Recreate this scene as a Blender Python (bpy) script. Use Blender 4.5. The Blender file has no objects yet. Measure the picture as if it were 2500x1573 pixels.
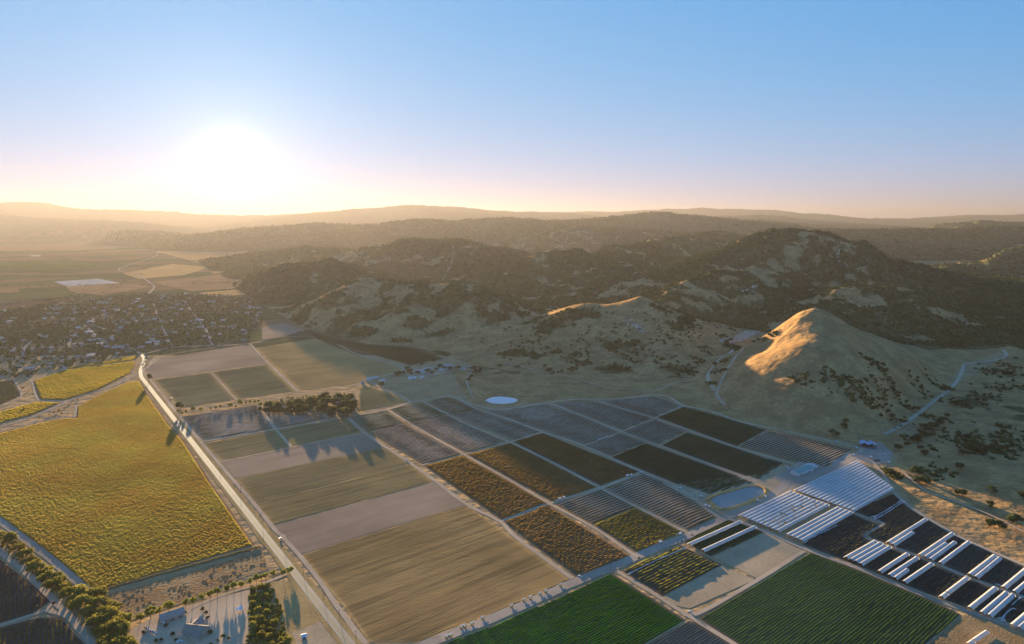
import bpy, math, random, mathutils
import numpy as np

# ------------------------------------------------------------------ camera
FPX, CX, CY, PITCH, CAM_H = 1558.0, 1250.0, 786.5, math.radians(9.1), 400.0
K = CAM_H / 120.0      # the layout is read off the photograph for a camera 120 units up; K turns units into metres
sc = bpy.context.scene
COL = sc.collection
cam_data = bpy.data.cameras.new('camera')
cam_data.sensor_width = 36.0
cam_data.lens = 36.0 * FPX / 2500.0
cam_data.clip_start = 1.0
cam_data.clip_end = 300000.0
cam = bpy.data.objects.new('camera', cam_data)
cam.location = (0, 0, CAM_H)
cam.rotation_euler = (math.radians(90) - PITCH, 0, 0)
COL.objects.link(cam)
sc.camera = cam

# ------------------------------------------------------------------ sky, sun, exposure
SUN_AZ, SUN_EL = math.radians(-23.0), math.radians(4.6)
SUN_DIR = (math.sin(SUN_AZ) * math.cos(SUN_EL), math.cos(SUN_AZ) * math.cos(SUN_EL), math.sin(SUN_EL))
world = bpy.data.worlds.new('World')
sc.world = world
world.use_nodes = True
wn, wl = world.node_tree.nodes, world.node_tree.links
wn.clear()
w_out = wn.new('ShaderNodeOutputWorld')
w_bg = wn.new('ShaderNodeBackground')
w_sky = wn.new('ShaderNodeTexSky')
w_sky.sky_type = 'NISHITA'
w_sky.sun_disc = False
w_sky.sun_elevation = SUN_EL
w_sky.sun_rotation = SUN_AZ
w_sky.altitude = 200
w_sky.air_density = 1.0
w_sky.dust_density = 0.0
w_sky.ozone_density = 5.4
w_bg.inputs['Strength'].default_value = 0.1
# the hazy evening sky: bright parts near the horizon saturate softly, like film
def w_vec(op, a, b):
    n = wn.new('ShaderNodeVectorMath'); n.operation = op
    for i, v in enumerate((a, b)):
        if isinstance(v, tuple): n.inputs[i].default_value = v
        elif v is not None: wl.new(v, n.inputs[i])
    return n
def w_math(op, a, b=None):
    n = wn.new('ShaderNodeMath'); n.operation = op
    for i, v in enumerate((a, b)):
        if isinstance(v, (int, float)): n.inputs[i].default_value = v
        elif v is not None: wl.new(v, n.inputs[i])
    return n.outputs[0]
s_b = w_vec('MULTIPLY', w_sky.outputs[0], (2.0, 2.0, 2.0)).outputs[0]
s_q = w_vec('DIVIDE', s_b, w_vec('ADD', s_b, (1.0, 1.0, 1.0)).outputs[0]).outputs[0]
s_q = w_vec('MULTIPLY', w_vec('POWER', s_q, (1.36, 1.36, 1.36)).outputs[0], (1.28, 1.21, 1.70)).outputs[0]
# glow of the sun itself, in its true direction
w_tc = wn.new('ShaderNodeTexCoord')
w_th = w_math('ARCCOSINE', w_math('MINIMUM', w_vec('DOT_PRODUCT', w_vec('NORMALIZE', w_tc.outputs['Generated'], None).outputs[0], SUN_DIR).outputs['Value'], 1.0))
w_core = w_math('EXPONENT', w_math('MULTIPLY', w_math('POWER', w_math('DIVIDE', w_th, math.radians(1.9)), 2.0), -1.0))
w_halo = w_math('EXPONENT', w_math('DIVIDE', w_th, math.radians(-6.5)))
w_gl = w_math('ADD', w_math('MULTIPLY', w_core, 1.3), w_math('MULTIPLY', w_halo, 0.8))
w_sc = wn.new('ShaderNodeVectorMath'); w_sc.operation = 'SCALE'; w_sc.inputs[0].default_value = (1.0, 0.95, 0.85); wl.new(w_gl, w_sc.inputs['Scale'])
wl.new(w_vec('ADD', s_q, w_sc.outputs[0]).outputs[0], w_bg.inputs[0])
wl.new(w_bg.outputs[0], w_out.inputs[0])

sun_data = bpy.data.lights.new('sun', 'SUN')
sun_data.energy = 5.0
sun_data.angle = math.radians(0.5)
sun_data.color = (1.0, 0.77, 0.46)
sun = bpy.data.objects.new('sun', sun_data)
sun.rotation_euler = (math.radians(90) - SUN_EL, 0, math.pi - SUN_AZ + math.pi)
COL.objects.link(sun)
# point the lamp's -Z along the travel direction of the light
import mathutils
sun.rotation_euler = mathutils.Vector(SUN_DIR).to_track_quat('Z', 'Y').to_euler()
sc.view_settings.view_transform = 'Standard'
sc.view_settings.look = 'None'
sc.view_settings.gamma = 1.0
sc.view_settings.exposure = 2.62
sc.cycles.volume_bounces = 0
sc.cycles.max_bounces = 5
sc.cycles.diffuse_bounces = 2
sc.cycles.transmission_bounces = 3
sc.cycles.use_denoising = True
sc.cycles.caustics_reflective = False
sc.cycles.caustics_refractive = False

# ------------------------------------------------------------------ photo pixel -> place in the world (metres)
CP, SP = math.cos(PITCH), math.sin(PITCH)
def ray(x, y):
    u = (CY - y) / FPX
    return (x - CX) / FPX, CP + u * SP, -SP + u * CP
def G(x, y, z=0.0):
    a, b, c = ray(x, y)
    t = (z - CAM_H) / c
    return (a * t, b * t)
def AT(x, y, d):
    a, b, c = ray(x, y)
    t = d * K / b
    return (a * t, d * K, CAM_H + c * t)
# ------------------------------------------------------------------ terrain
rng = np.random.default_rng(7)
_perm = np.arange(256); rng.shuffle(_perm); _perm = np.concatenate([_perm, _perm, _perm])
_grad = np.stack([np.cos(np.arange(256) / 256 * 2 * np.pi), np.sin(np.arange(256) / 256 * 2 * np.pi)], 1)
def gnoise(x, y):
    xi = np.floor(x).astype(np.int64); yi = np.floor(y).astype(np.int64)
    xf = x - xi; yf = y - yi
    xi &= 255; yi &= 255
    u = xf * xf * xf * (xf * (xf * 6 - 15) + 10); v = yf * yf * yf * (yf * (yf * 6 - 15) + 10)
    def g(ix, iy, dx, dy):
        h = _perm[_perm[ix & 255] + (iy & 255)]
        return _grad[h, 0] * dx + _grad[h, 1] * dy
    a = g(xi, yi, xf, yf); b = g(xi + 1, yi, xf - 1, yf)
    c = g(xi, yi + 1, xf, yf - 1); d = g(xi + 1, yi + 1, xf - 1, yf - 1)
    return (a + u * (b - a)) * (1 - v) + (c + u * (d - c)) * v
def fbm(x, y, s, octaves=4, ridged=False):
    out = np.zeros_like(x); amp = 1.0; tot = 0
    for o in range(octaves):
        n = gnoise(x / s + 17.3 * o, y / s - 9.1 * o)
        if ridged: n = 1 - 2.2 * np.abs(n)
        out += amp * n; tot += amp
        amp *= 0.5; s *= 0.5
    return out / tot
def sstep(a, b, x):
    t = np.clip((x - a) / (b - a), 0, 1)
    return t * t * (3 - 2 * t)

# every ridge: crest points (photo x, photo y, forward distance) -> real crest heights, half width, wooded share
RIDGES = [
 # golden peak in front: a crest running towards the viewer, a long shoulder to the right, spurs
 dict(c=[(2075,812,575),(2040,796,530),(2000,785,484),(1996,806,457),(1994,834,434),(2012,890,413),(2040,950,396)], w=78, wood=0.0, p=1.1, s=1, g=.12),
 dict(c=[(2000,785,484),(2070,812,500),(2150,852,520),(2240,880,540),(2330,905,560)], w=92, wood=0.0, p=1.4, s=1),
 dict(c=[(2020,792,484),(2110,850,474),(2190,905,456),(2240,955,432)], w=60, wood=0.25, p=1.4, s=1),
 dict(c=[(1905,905,440),(1880,940,425),(1880,975,410)], w=36, wood=0.0, p=1.4, s=1),
 # hill with the white scar
 dict(c=[(1126,870,640),(1245,815,640),(1340,790,640),(1432,752,650),(1567,741,630),(1625,776,625),(1700,820,610),(1755,864,600)], w=135, wood=0.2, p=1.35, s=.8),
 dict(c=[(1567,745,628),(1600,800,580),(1680,860,545),(1715,910,520)], w=55, wood=0.0, p=1.3),
 dict(c=[(1432,760,640),(1440,830,580),(1400,880,545)], w=60, wood=0.22, p=1.3),
 # hills over the vineyard strip
 dict(c=[(700,795,860),(770,757,840),(890,696,800),(1000,704,780),(1121,704,770),(1195,732,745),(1265,772,720),(1300,804,700)], w=136, wood=0.4, p=1.35),
 dict(c=[(1000,704,780),(1010,760,700),(960,810,660)], w=74, wood=0.3, p=1.3),
 dict(c=[(600,700,1150),(660,672,1120),(727,650,1080),(800,643,1060),(880,662,1040),(940,695,1000)], w=152, wood=0.75, p=1.4),
 dict(c=[(560,640,1900),(640,625,1800),(760,610,1750),(860,622,1650)], w=264, wood=0.7, p=1.4),
 dict(c=[(1121,706,770),(1150,765,700),(1120,822,650)], w=66, wood=0.15, p=1.3),
 dict(c=[(890,700,800),(855,755,740),(800,800,700)], w=70, wood=0.35, p=1.3),
 dict(c=[(2190,720,730),(2235,785,665),(2290,850,605)], w=70, wood=0.5, p=1.3),
 dict(c=[(1340,795,640),(1300,850,590),(1270,890,560)], w=60, wood=0.5, p=1.3),
 # dark ridges in the middle
 dict(c=[(800,640,1500),(934,613,1500),(1017,594,1480),(1142,596,1450),(1194,612,1400),(1256,655,1250)], w=240, wood=0.62, p=1.4),
 dict(c=[(1180,720,1000),(1272,652,1130),(1340,624,1180),(1391,618,1200),(1443,633,1220),(1520,610,1400),(1620,592,1600),(1765,571,1900)], w=192, wood=0.6, p=1.4),
 dict(c=[(1000,600,2400),(1140,588,2400),(1260,578,2350),(1380,560,2300),(1500,562,2300),(1640,575,2200)], w=360, wood=0.64, p=1.4),
 # big wooded hill on the right of the middle
 dict(c=[(1550,750,800),(1630,690,900),(1702,654,980),(1785,612,1060),(1858,581,1110),(1920,569,1130),(1993,576,1130),(2066,597,1120),(2180,644,1080),(2300,700,1000)], w=208, wood=0.64, p=1.4),
 dict(c=[(1640,740,760),(1690,700,800),(1744,673,830),(1806,675,830),(1869,716,800),(1930,760,760)], w=88, wood=0.52, p=1.3),
 dict(c=[(1992,800,690),(2040,735,720),(2107,703,730),(2190,717,730),(2274,758,720),(2357,810,690),(2440,862,640)], w=112, wood=0.55, p=1.35),
 dict(c=[(2050,690,860),(2107,654,900),(2180,672,900),(2260,715,880)], w=80, wood=0.64, p=1.35),
 # far right ridges
 dict(c=[(1920,566,2300),(2080,566,2300),(2284,566,2300),(2420,560,2300),(2600,560,2300),(3200,560,2300)], w=416, wood=0.95, p=1.4),
 dict(c=[(2280,566,3000),(2388,546,3000),(2490,550,3000),(2700,540,3000),(3300,545,3000)], w=480, wood=0.9, p=1.4),
 dict(c=[(2380,645,1500),(2500,616,1450),(2700,592,1450),(3000,600,1400)], w=130, wood=0.62, p=1.4),
 # slope on the right behind the tunnels
 dict(c=[(2420,1060,420),(2560,1010,430),(2760,960,430),(3100,930,420)], w=130, wood=0.05, p=1.5),
 dict(c=[(2760,1230,300),(2950,1150,300),(3300,1100,300)], w=110, wood=0.0, p=1.5),
 dict(c=[(2480,940,560),(2620,880,580),(2900,850,580)], w=120, wood=0.3, p=1.4),
 # far layers
 dict(c=[(300,572,3600),(470,580,3300),(560,574,3300),(640,566,3300),(700,568,3300)], w=500, wood=0.6, p=1.4),
 dict(c=[(640,562,4200),(778,551,4200),(860,556,4200),(934,552,4000),(1028,540,3900),(1100,544,3900),(1245,537,3900),(1391,545,3900),(1485,536,4100),(1598,524,4300),(1702,534,4300),(1868,550,4200),(2013,566,4000)], w=800, wood=1.3, p=1.4),
 dict(c=[(1700,545,5200),(1868,545,5600),(2010,556,5600),(2200,560,5600)], w=800, wood=1.3, p=1.4),
 dict(c=[(-700,492,13000),(-300,496,13000),(0,503,13000),(62,496,13000),(135,509,13000),(280,515,13000),(384,519,13500),(480,527,13500),(600,530,14000),(700,528,13000),(780,524,12000),(903,514,11000),(1012,505,11000),(1090,509,11000),(1194,519,11000),(1350,523,11000)], w=3200, wood=1.6, p=1.3),
 dict(c=[(0,530,9500),(140,540,9000),(280,545,8500)], w=1600, wood=1.6, p=1.3),
 dict(c=[(1100,524,13500),(1350,521,14000),(1536,518,14000),(1713,511,14000),(1868,516,13500),(1960,525,13000),(2050,535,12500),(2180,538,12000),(2284,535,12500),(2388,529,13000),(2500,527,13000),(2800,520,13000),(3300,520,13000)], w=3000, wood=1.6, p=1.3),
 dict(c=[(1700,535,9000),(1850,530,9000),(1950,540,8800),(2100,550,8500)], w=1500, wood=1.6, p=1.3),
]
for r in RIDGES:
    if r['c'][0][2] > 8000: r['c'] = [(x, y, d * .58) for x, y, d in r['c']]; r['w'] *= .58
    elif r['c'][0][2] > 4000: r['c'] = [(x, y, d * .74) for x, y, d in r['c']]; r['w'] *= .74
    r['P'] = np.array([AT(*p) for p in r['c']])
FLAT = [(-2600,592),(-600,585),(200,580),(330,602),(480,640),(600,722),(690,772),(735,802),(830,822),(900,840),(1000,846),(1095,868),(1180,905),(1300,935),(1450,966),(1600,962),(1680,985),(1740,1000),
 (1880,1042),(2020,1072),(2110,1076),(2180,1052),(2300,962),(2338,902),(2440,858),(2480,868),(2400,905),(2340,1000),(2262,1045),(2192,1110),(2175,1170),(2232,1235),(2372,1316),(2520,1384),(3000,1560),(3600,2600),(-2600,2600)]
FLAT_W = np.array([G(*p) for p in FLAT])
def inside(X, Y, P):
    r = np.zeros(X.shape, bool)
    for (x0, y0), (x1, y1) in zip(P, np.roll(P, -1, 0)):
        c = (y0 > Y) != (y1 > Y)
        with np.errstate(divide='ignore', invalid='ignore'):
            r ^= c & (X < (x1 - x0) * (Y - y0) / (y1 - y0) + x0)
    return r
def flat_dist(X, Y):
    """metres from the flat valley floor, 0 on it"""
    d = np.full(X.shape, 1e9)
    P = FLAT_W
    for (x0, y0), (x1, y1) in zip(P, np.roll(P, -1, 0)):
        ex, ey = x1 - x0, y1 - y0
        t = np.clip(((X - x0) * ex + (Y - y0) * ey) / (ex * ex + ey * ey), 0, 1)
        d = np.minimum(d, np.hypot(X - x0 - t * ex, Y - y0 - t * ey))
    d[inside(X, Y, P)] = 0
    return d
RAVINE = np.array([G(*p) for p in [(2100,690),(2250,650),(2420,640),(2700,640),(2800,860),(2560,880),(2475,845),(2400,800),(2260,740)]])
def terrain(X, Y, want_wood=False):
    """height of the ground; the valley floor is 0"""
    S = np.zeros_like(X); best = np.zeros_like(X); wood = np.zeros_like(X); soft = np.zeros_like(X); gully = np.zeros_like(X)
    c = np.clip(Y / (600 * K), .3, 6) * 14 * K
    wx = X + c * gnoise(X / (90 * K), Y / (90 * K)); wy = Y + c * gnoise(X / (90 * K) + 40, Y / (90 * K))
    for r in RIDGES:
        P = r['P']; w = r['w'] * K
        lo = P[:, :2].min(0) - w; hi = P[:, :2].max(0) + w
        m = (wx > lo[0]) & (wx < hi[0]) & (wy > lo[1]) & (wy < hi[1])
        if not m.any(): continue
        x = wx[m]; y = wy[m]; z = np.zeros_like(x); gz = np.zeros_like(x); run = 37.0 * w
        for a, b in zip(P[:-1], P[1:]):
            d = b - a; L = d[0] ** 2 + d[1] ** 2
            t = np.clip(((x - a[0]) * d[0] + (y - a[1]) * d[1]) / L, 0, 1)
            q = np.hypot(x - a[0] - t * d[0], y - a[1] - t * d[1]) / w
            cz = np.maximum(a[2] + t * d[2], 0)
            side = np.sign((x - a[0]) * d[1] - (y - a[1]) * d[0])
            # spurs and gullies run down both flanks, square to the crest
            uu = (run + t * L ** .5) / (w * .36) + side * 40
            gl = np.clip(.5 + 1.1 * (gnoise(uu, q * 1.3 + side * 7) + .5 * gnoise(uu * 2.1 + 9, q * 2.2)), 0, 1)
            q = np.sqrt(q * q + .0064) - .08
            k = np.clip(1 - q, 0, 1)
            gul = r.get('g', .46) * gl * np.clip(4 * q * (1 - q), 0, 1) * np.clip(q * 3, 0, 1)
            run += L ** .5
            prof = .5 * k ** r['p'] + .5 * (.5 + .5 * np.cos(np.pi * np.clip(q, 0, 1)))
            zn = cz * prof * (1 - gul); gz = np.where(zn > z, gl, gz); z = np.maximum(z, zn)
        S[m] += z ** 5
        bb = best[m]; up = z > bb
        wv = wood[m]; wv[up] = r['wood']; wood[m] = wv; sv = soft[m]; sv[up] = r.get('s', 0); soft[m] = sv; gv = gully[m]; gv[up] = gz[up]; gully[m] = gv
        bb[up] = z[up]; best[m] = bb
    H = S ** 0.2
    lift = sstep(1.0 * K, 22.0 * K, H)
    s = np.clip(np.hypot(X, Y) / (700 * K), .6, 2.2) * K
    H = H + lift * s * (1 - .6 * soft) * (6.0 * fbm(X, Y, 95.0 * K, 4, True) + 2.6 * fbm(X + 500, Y, 38.0 * K, 3, True) - 2.0) + lift * K * .55 * fbm(X, Y, 11 * K, 3, True)
    far = sstep(2600 * K, 4200 * K, np.hypot(X, Y))
    H = H + lift * far * K * (22 * fbm(X, Y, 520 * K, 4, True) - 6)
    H = np.maximum(H, 0) * sstep(0, 26 * K, flat_dist(X, Y))
    if want_wood:
        rv = inside(X, Y, RAVINE) & (wood < .7); wood = np.where(rv, .85, wood)
    if want_wood: return H, np.where(wood > .02, wood + np.minimum(wood, .5) * (gully - .45) * .9, wood)
    return H
def ground_z(x, y):
    return float(terrain(np.array([float(x)]), np.array([float(y)]))[0])

def mesh_object(name, verts, faces, mat=None, parent=None, smooth=False):
    me = bpy.data.meshes.new(name)
    verts = np.asarray(verts, dtype=np.float32).reshape(-1, 3)
    faces = np.asarray(faces, dtype=np.int32)
    me.vertices.add(len(verts)); me.vertices.foreach_set('co', verts.ravel())
    n = faces.shape[1]
    me.loops.add(faces.size); me.loops.foreach_set('vertex_index', faces.ravel())
    me.polygons.add(len(faces))
    me.polygons.foreach_set('loop_start', np.arange(0, faces.size, n, dtype=np.int32))
    me.polygons.foreach_set('loop_total', np.full(len(faces), n, dtype=np.int32))
    me.polygons.foreach_set('use_smooth', np.full(len(faces), smooth))
    me.update(calc_edges=True)
    if mat: me.materials.append(mat)
    o = bpy.data.objects.new(name, me)
    COL.objects.link(o)
    if parent: o.parent = parent
    return o

az = np.concatenate([np.linspace(-75, -44, 40)[:-1], np.linspace(-44, 44, 840), np.linspace(44, 75, 40)[1:]])
rad = np.concatenate([np.geomspace(40, 300, 40)[:-1], np.geomspace(300, 2600, 400), np.geomspace(2600, 11000, 170)[1:]]) * K
A, R = np.meshgrid(np.radians(az), rad, indexing='ij')
TX, TY = R * np.sin(A), R * np.cos(A)
TZ, TW = terrain(TX.ravel(), TY.ravel(), True)
nv = TX.size
idx = np.arange(nv).reshape(TX.shape)
F = np.stack([idx[:-1, :-1], idx[1:, :-1], idx[1:, 1:], idx[:-1, 1:]], -1).reshape(-1, 4)
# ------------------------------------------------------------------ materials (all procedural, world-space noise)
def new_mat(name):
    m = bpy.data.materials.new(name); m.use_nodes = True
    n = m.node_tree.nodes; n.clear()
    return m, n, m.node_tree.links
def noise_fac(n, l, scale, detail=3.0, rough=0.6, lo=0.35, hi=0.65, coord=None, stretch=None):
    if coord is None:
        g = n.new('ShaderNodeNewGeometry'); coord = g.outputs['Position']
    if stretch is not None:           # long along one direction: (angle, factor)
        mp = n.new('ShaderNodeMapping'); mp.vector_type = 'TEXTURE'
        mp.inputs['Rotation'].default_value = (0, 0, stretch[0]); mp.inputs['Scale'].default_value = (stretch[1], 1, 1)
        l.new(coord, mp.inputs['Vector']); coord = mp.outputs[0]
    t = n.new('ShaderNodeTexNoise'); t.inputs['Scale'].default_value = scale
    t.inputs['Detail'].default_value = detail; t.inputs['Roughness'].default_value = rough
    l.new(coord, t.inputs['Vector'])
    r = n.new('ShaderNodeMapRange'); r.inputs['From Min'].default_value = lo; r.inputs['From Max'].default_value = hi
    l.new(t.outputs[0], r.inputs['Value'])
    return r.outputs[0]
def mix_rgb(n, l, fac, a, b, blend='MIX'):
    m = n.new('ShaderNodeMix'); m.data_type = 'RGBA'; m.blend_type = blend
    if isinstance(fac, (int, float)): m.inputs[0].default_value = fac
    else: l.new(fac, m.inputs[0])
    for s, v in ((6, a), (7, b)):
        if isinstance(v, (tuple, list)): m.inputs[s].default_value = (*v[:3], 1)
        else: l.new(v, m.inputs[s])
    return m.outputs[2]
def noisy(name, c1, c2, scale=0.05, c3=None, scale3=0.4, amount3=0.5, rough=0.9, transl=0.0, spec=0.0, bump=0.0, bscale=0.5,
          stretch=None, rnd=0.0, emitless=True, detail=4.0, tcol=None):
    m, n, l = new_mat(name)
    out = n.new('ShaderNodeOutputMaterial')
    f = noise_fac(n, l, scale, detail, stretch=stretch)
    col = mix_rgb(n, l, f, c1, c2)
    if c3:
        f3 = noise_fac(n, l, scale3, 2.0, lo=0.45, hi=0.7, stretch=stretch)
        mu = n.new('ShaderNodeMath'); mu.operation = 'MULTIPLY'; mu.inputs[1].default_value = amount3
        l.new(f3, mu.inputs[0]); col = mix_rgb(n, l, mu.outputs[0], col, c3)
    fv = noise_fac(n, l, .006, 3, .6, .3, .7)      # damp and dry patches
    mv = n.new('ShaderNodeMapRange'); mv.inputs['To Min'].default_value = .76; mv.inputs['To Max'].default_value = 1.2
    l.new(fv, mv.inputs['Value']); hv_ = n.new('ShaderNodeHueSaturation'); l.new(mv.outputs[0], hv_.inputs['Value']); l.new(col, hv_.inputs['Color']); col = hv_.outputs[0]
    if rnd:
        oi = n.new('ShaderNodeObjectInfo')
        mr = n.new('ShaderNodeMapRange'); mr.inputs['To Min'].default_value = 1 - rnd; mr.inputs['To Max'].default_value = 1 + rnd
        l.new(oi.outputs['Random'], mr.inputs['Value'])
        hs = n.new('ShaderNodeHueSaturation'); l.new(mr.outputs[0], hs.inputs['Value']); l.new(col, hs.inputs['Color']); col = hs.outputs[0]
    b = n.new('ShaderNodeBsdfPrincipled')
    l.new(col, b.inputs['Base Color']); b.inputs['Roughness'].default_value = rough
    b.inputs['Specular IOR Level'].default_value = spec
    sh = b.outputs[0]
    if bump:
        t = n.new('ShaderNodeTexNoise'); t.inputs['Scale'].default_value = bscale; t.inputs['Detail'].default_value = 3
        g = n.new('ShaderNodeNewGeometry'); l.new(g.outputs['Position'], t.inputs['Vector'])
        bp = n.new('ShaderNodeBump'); bp.inputs['Strength'].default_value = 1.0; bp.inputs['Distance'].default_value = bump
        l.new(t.outputs[0], bp.inputs['Height']); l.new(bp.outputs[0], b.inputs['Normal'])
    if transl:
        tr = n.new('ShaderNodeBsdfTranslucent')
        if tcol: tr.inputs[0].default_value = (*tcol, 1)
        else: l.new(col, tr.inputs[0])
        mx = n.new('ShaderNodeMixShader'); mx.inputs[0].default_value = transl
        l.new(sh, mx.inputs[1]); l.new(tr.outputs[0], mx.inputs[2]); sh = mx.outputs[0]
    l.new(sh, out.inputs['Surface'])
    return m
ROW = math.radians(52.9)                       # compass of the crop rows
D2 = (math.sin(ROW), math.cos(ROW)); D1 = (-math.cos(ROW), math.sin(ROW))
RS = (math.atan2(D2[1], D2[0]), 22.0)           # noise drawn out along the rows
M = {}
M['soil_brown'] = noisy('soil_brown', (.30,.17,.08), (.38,.235,.12), .03, (.20,.12,.06), .2, .5, stretch=RS)
M['soil_dark'] = noisy('soil_dark', (.095,.075,.055), (.14,.11,.08), .03, (.18,.14,.10), .12, .4, stretch=RS)
M['soil_grey'] = noisy('soil_grey', (.36,.25,.16), (.41,.285,.18), .02, (.28,.20,.13), .16, .6, stretch=RS)
M['soil_tan'] = noisy('soil_tan', (.64,.38,.14), (.54,.33,.13), .03, (.34,.21,.08), .13, .9, stretch=RS)
M['soil_greygreen'] = noisy('soil_greygreen', (.42,.275,.12), (.50,.33,.15), .03, (.29,.20,.09), .13, .8, stretch=RS)
M['soil_pale'] = noisy('soil_pale', (.58,.41,.24), (.48,.34,.20), .03, (.36,.27,.14), .25, .5)
M['dry_grass'] = noisy('dry_grass', (.55,.36,.15), (.44,.28,.11), .03, (.28,.19,.08), .25, .55, bump=.3, bscale=.6)
M['brush_ground'] = noisy('brush_ground', (.42,.28,.14), (.32,.20,.10), .025, (.42,.20,.06), .12, .8, bump=.6, bscale=.3)
M['sand'] = noisy('sand', (.50,.32,.15), (.38,.22,.09), .03, (.30,.20,.10), .2, .6, bump=.3, bscale=.5)
M['dirt_road'] = noisy('dirt_road', (.66,.47,.30), (.57,.41,.26), .05, (.48,.33,.20), .5, .5)
M['yard_pale'] = noisy('yard_pale', (.66,.47,.29), (.58,.41,.25), .05, (.48,.34,.21), .35, .5)
M['gravel'] = noisy('gravel', (.50,.38,.27), (.42,.32,.235), .05, (.58,.45,.33), .35, .5)
M['asphalt'] = noisy('asphalt', (.30,.24,.165), (.34,.275,.19), .05, (.24,.19,.13), .3, .5, rough=.75, spec=.15)
M['paint_yellow'] = noisy('paint_yellow', (.70,.48,.10), (.62,.42,.09), .5, rough=.5)
M['paint_white'] = noisy('paint_white', (.78,.77,.72), (.70,.69,.65), .5, rough=.5)
M['white_metal'] = noisy('white_metal', (.78,.77,.74), (.70,.69,.66), .3, rough=.45)
M['blue_metal'] = noisy('blue_metal', (.20,.42,.62), (.26,.48,.66), .2, rough=.4, spec=.5)
M['green_metal'] = noisy('green_metal', (.24,.42,.36), (.30,.47,.41), .2, rough=.45)
M['wall_paint'] = noisy('wall_paint', (.56,.48,.39), (.44,.37,.30), .05, rough=.8, rnd=.25)
M['roof_grey'] = noisy('roof_grey', (.33,.26,.21), (.40,.32,.26), .3, (.26,.21,.17), .8, .5, rough=.8, rnd=.35)
M['roof_tan'] = noisy('roof_tan', (.42,.34,.25), (.34,.27,.20), .3, rough=.8, rnd=.3)
M['roof_pale'] = noisy('roof_pale', (.50,.46,.41), (.58,.53,.47), .2, rough=.6, rnd=.25)
M['dark_glass'] = noisy('dark_glass', (.03,.035,.04), (.045,.05,.055), .3, rough=.12, spec=.6)
M['rubber'] = noisy('rubber', (.02,.02,.02), (.03,.03,.03), 1.0)
M['wood_pole'] = noisy('wood_pole', (.13,.095,.065), (.18,.13,.09), 1.0)
M['bark'] = noisy('bark', (.15,.11,.08), (.22,.17,.125), 1.0)
M['dark_gear'] = noisy('dark_gear', (.10,.10,.10), (.20,.19,.17), .8, rough=.6)
M['yellow_gear'] = noisy('yellow_gear', (.62,.40,.07), (.52,.33,.06), .8, rough=.5)
M['rock'] = noisy('rock', (.70,.52,.36), (.54,.40,.28), .05, (.38,.28,.19), .15, .6, bump=1.0, bscale=.15)
for k, body in dict(white=(.78,.78,.76), silver=(.48,.50,.52), blue=(.08,.14,.28), red=(.34,.05,.04), dark=(.05,.055,.06)).items():
    M['car_' + k] = noisy('car_paint_' + k, body, tuple(c * .9 for c in body), .8, rough=.28, spec=.6)
# foliage, lit through from behind by the low sun
M['leaf_round'] = noisy('leaf_round', (.24,.25,.04), (.34,.30,.05), .18, (.12,.14,.025), .5, .6, rough=.6, transl=.42, rnd=.2)
M['leaf_oak'] = noisy('leaf_oak', (.055,.07,.025), (.095,.105,.035), .12, (.04,.052,.02), .4, .6, rough=.65, transl=.2, rnd=.25)
M['leaf_grove'] = noisy('leaf_grove', (.11,.12,.04), (.18,.165,.05), .10, (.065,.075,.028), .35, .6, rough=.65, transl=.35, rnd=.25)
M['leaf_river'] = noisy('leaf_river', (.22,.21,.045), (.36,.28,.05), .09, (.11,.12,.03), .3, .6, rough=.6, transl=.42, rnd=.25)
M['leaf_wood'] = noisy('leaf_wood', (.065,.09,.028), (.115,.135,.04), .02, (.05,.07,.024), .15, .6, rough=.7, transl=.2, rnd=.3)
M['vine_gold'] = noisy('vine_gold', (.42,.33,.06), (.44,.27,.05), .011, (.22,.19,.04), .7, .8, rough=.7, transl=.4, detail=2)
M['vine_olive'] = noisy('vine_olive', (.30,.24,.03), (.36,.24,.03), .012, (.15,.14,.02), .6, .7, rough=.6, transl=.4)
M['vine_brown'] = noisy('vine_brown', (.24,.13,.05), (.18,.13,.05), .02, (.11,.09,.03), .3, .6, rough=.6, transl=.35)
M['vine_green'] = noisy('vine_green', (.16,.18,.03), (.28,.22,.03), .02, (.08,.10,.02), .3, .6, rough=.6, transl=.4)
M['berry'] = noisy('berry', (.17,.12,.035), (.24,.14,.045), .02, (.38,.20,.055), .45, .6, rough=.6, transl=.3)
M['berry_gold'] = noisy('berry_gold', (.22,.16,.02), (.13,.14,.02), .02, (.32,.20,.03), .45, .6, rough=.6, transl=.35)
M['berry_dark'] = noisy('berry_dark', (.055,.085,.035), (.085,.095,.035), .015, (.12,.095,.04), .4, .4, rough=.65, transl=.25)
M['cane_dark'] = noisy('cane_dark', (.065,.065,.04), (.09,.08,.045), .02, (.14,.115,.05), .4, .5, rough=.65, transl=.25)
M['lettuce'] = noisy('lettuce', (.035,.155,.015), (.05,.18,.02), .012, (.028,.11,.014), .4, .5, rough=.55, transl=.4)
M['crop_green'] = noisy('crop_green', (.075,.14,.032), (.105,.155,.04), .01, (.055,.105,.025), .4, .5, rough=.55, transl=.3)
M['crop_slate'] = noisy('crop_slate', (.075,.095,.085), (.10,.115,.10), .02, (.05,.065,.06), .5, .5, rough=.6, transl=.1)
M['stubble'] = noisy('stubble', (.68,.40,.14), (.56,.34,.13), .03, (.34,.21,.08), .13, .9, rough=.8, transl=.3, stretch=RS)
M['stubble_green'] = noisy('stubble_green', (.54,.345,.13), (.45,.295,.115), .03, (.30,.215,.09), .13, .85, rough=.8, transl=.3, stretch=RS)
M['plastic_roll'] = noisy('plastic_roll', (.62,.50,.40), (.70,.57,.46), .1, rough=.95, transl=.25, spec=.05)
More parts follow.
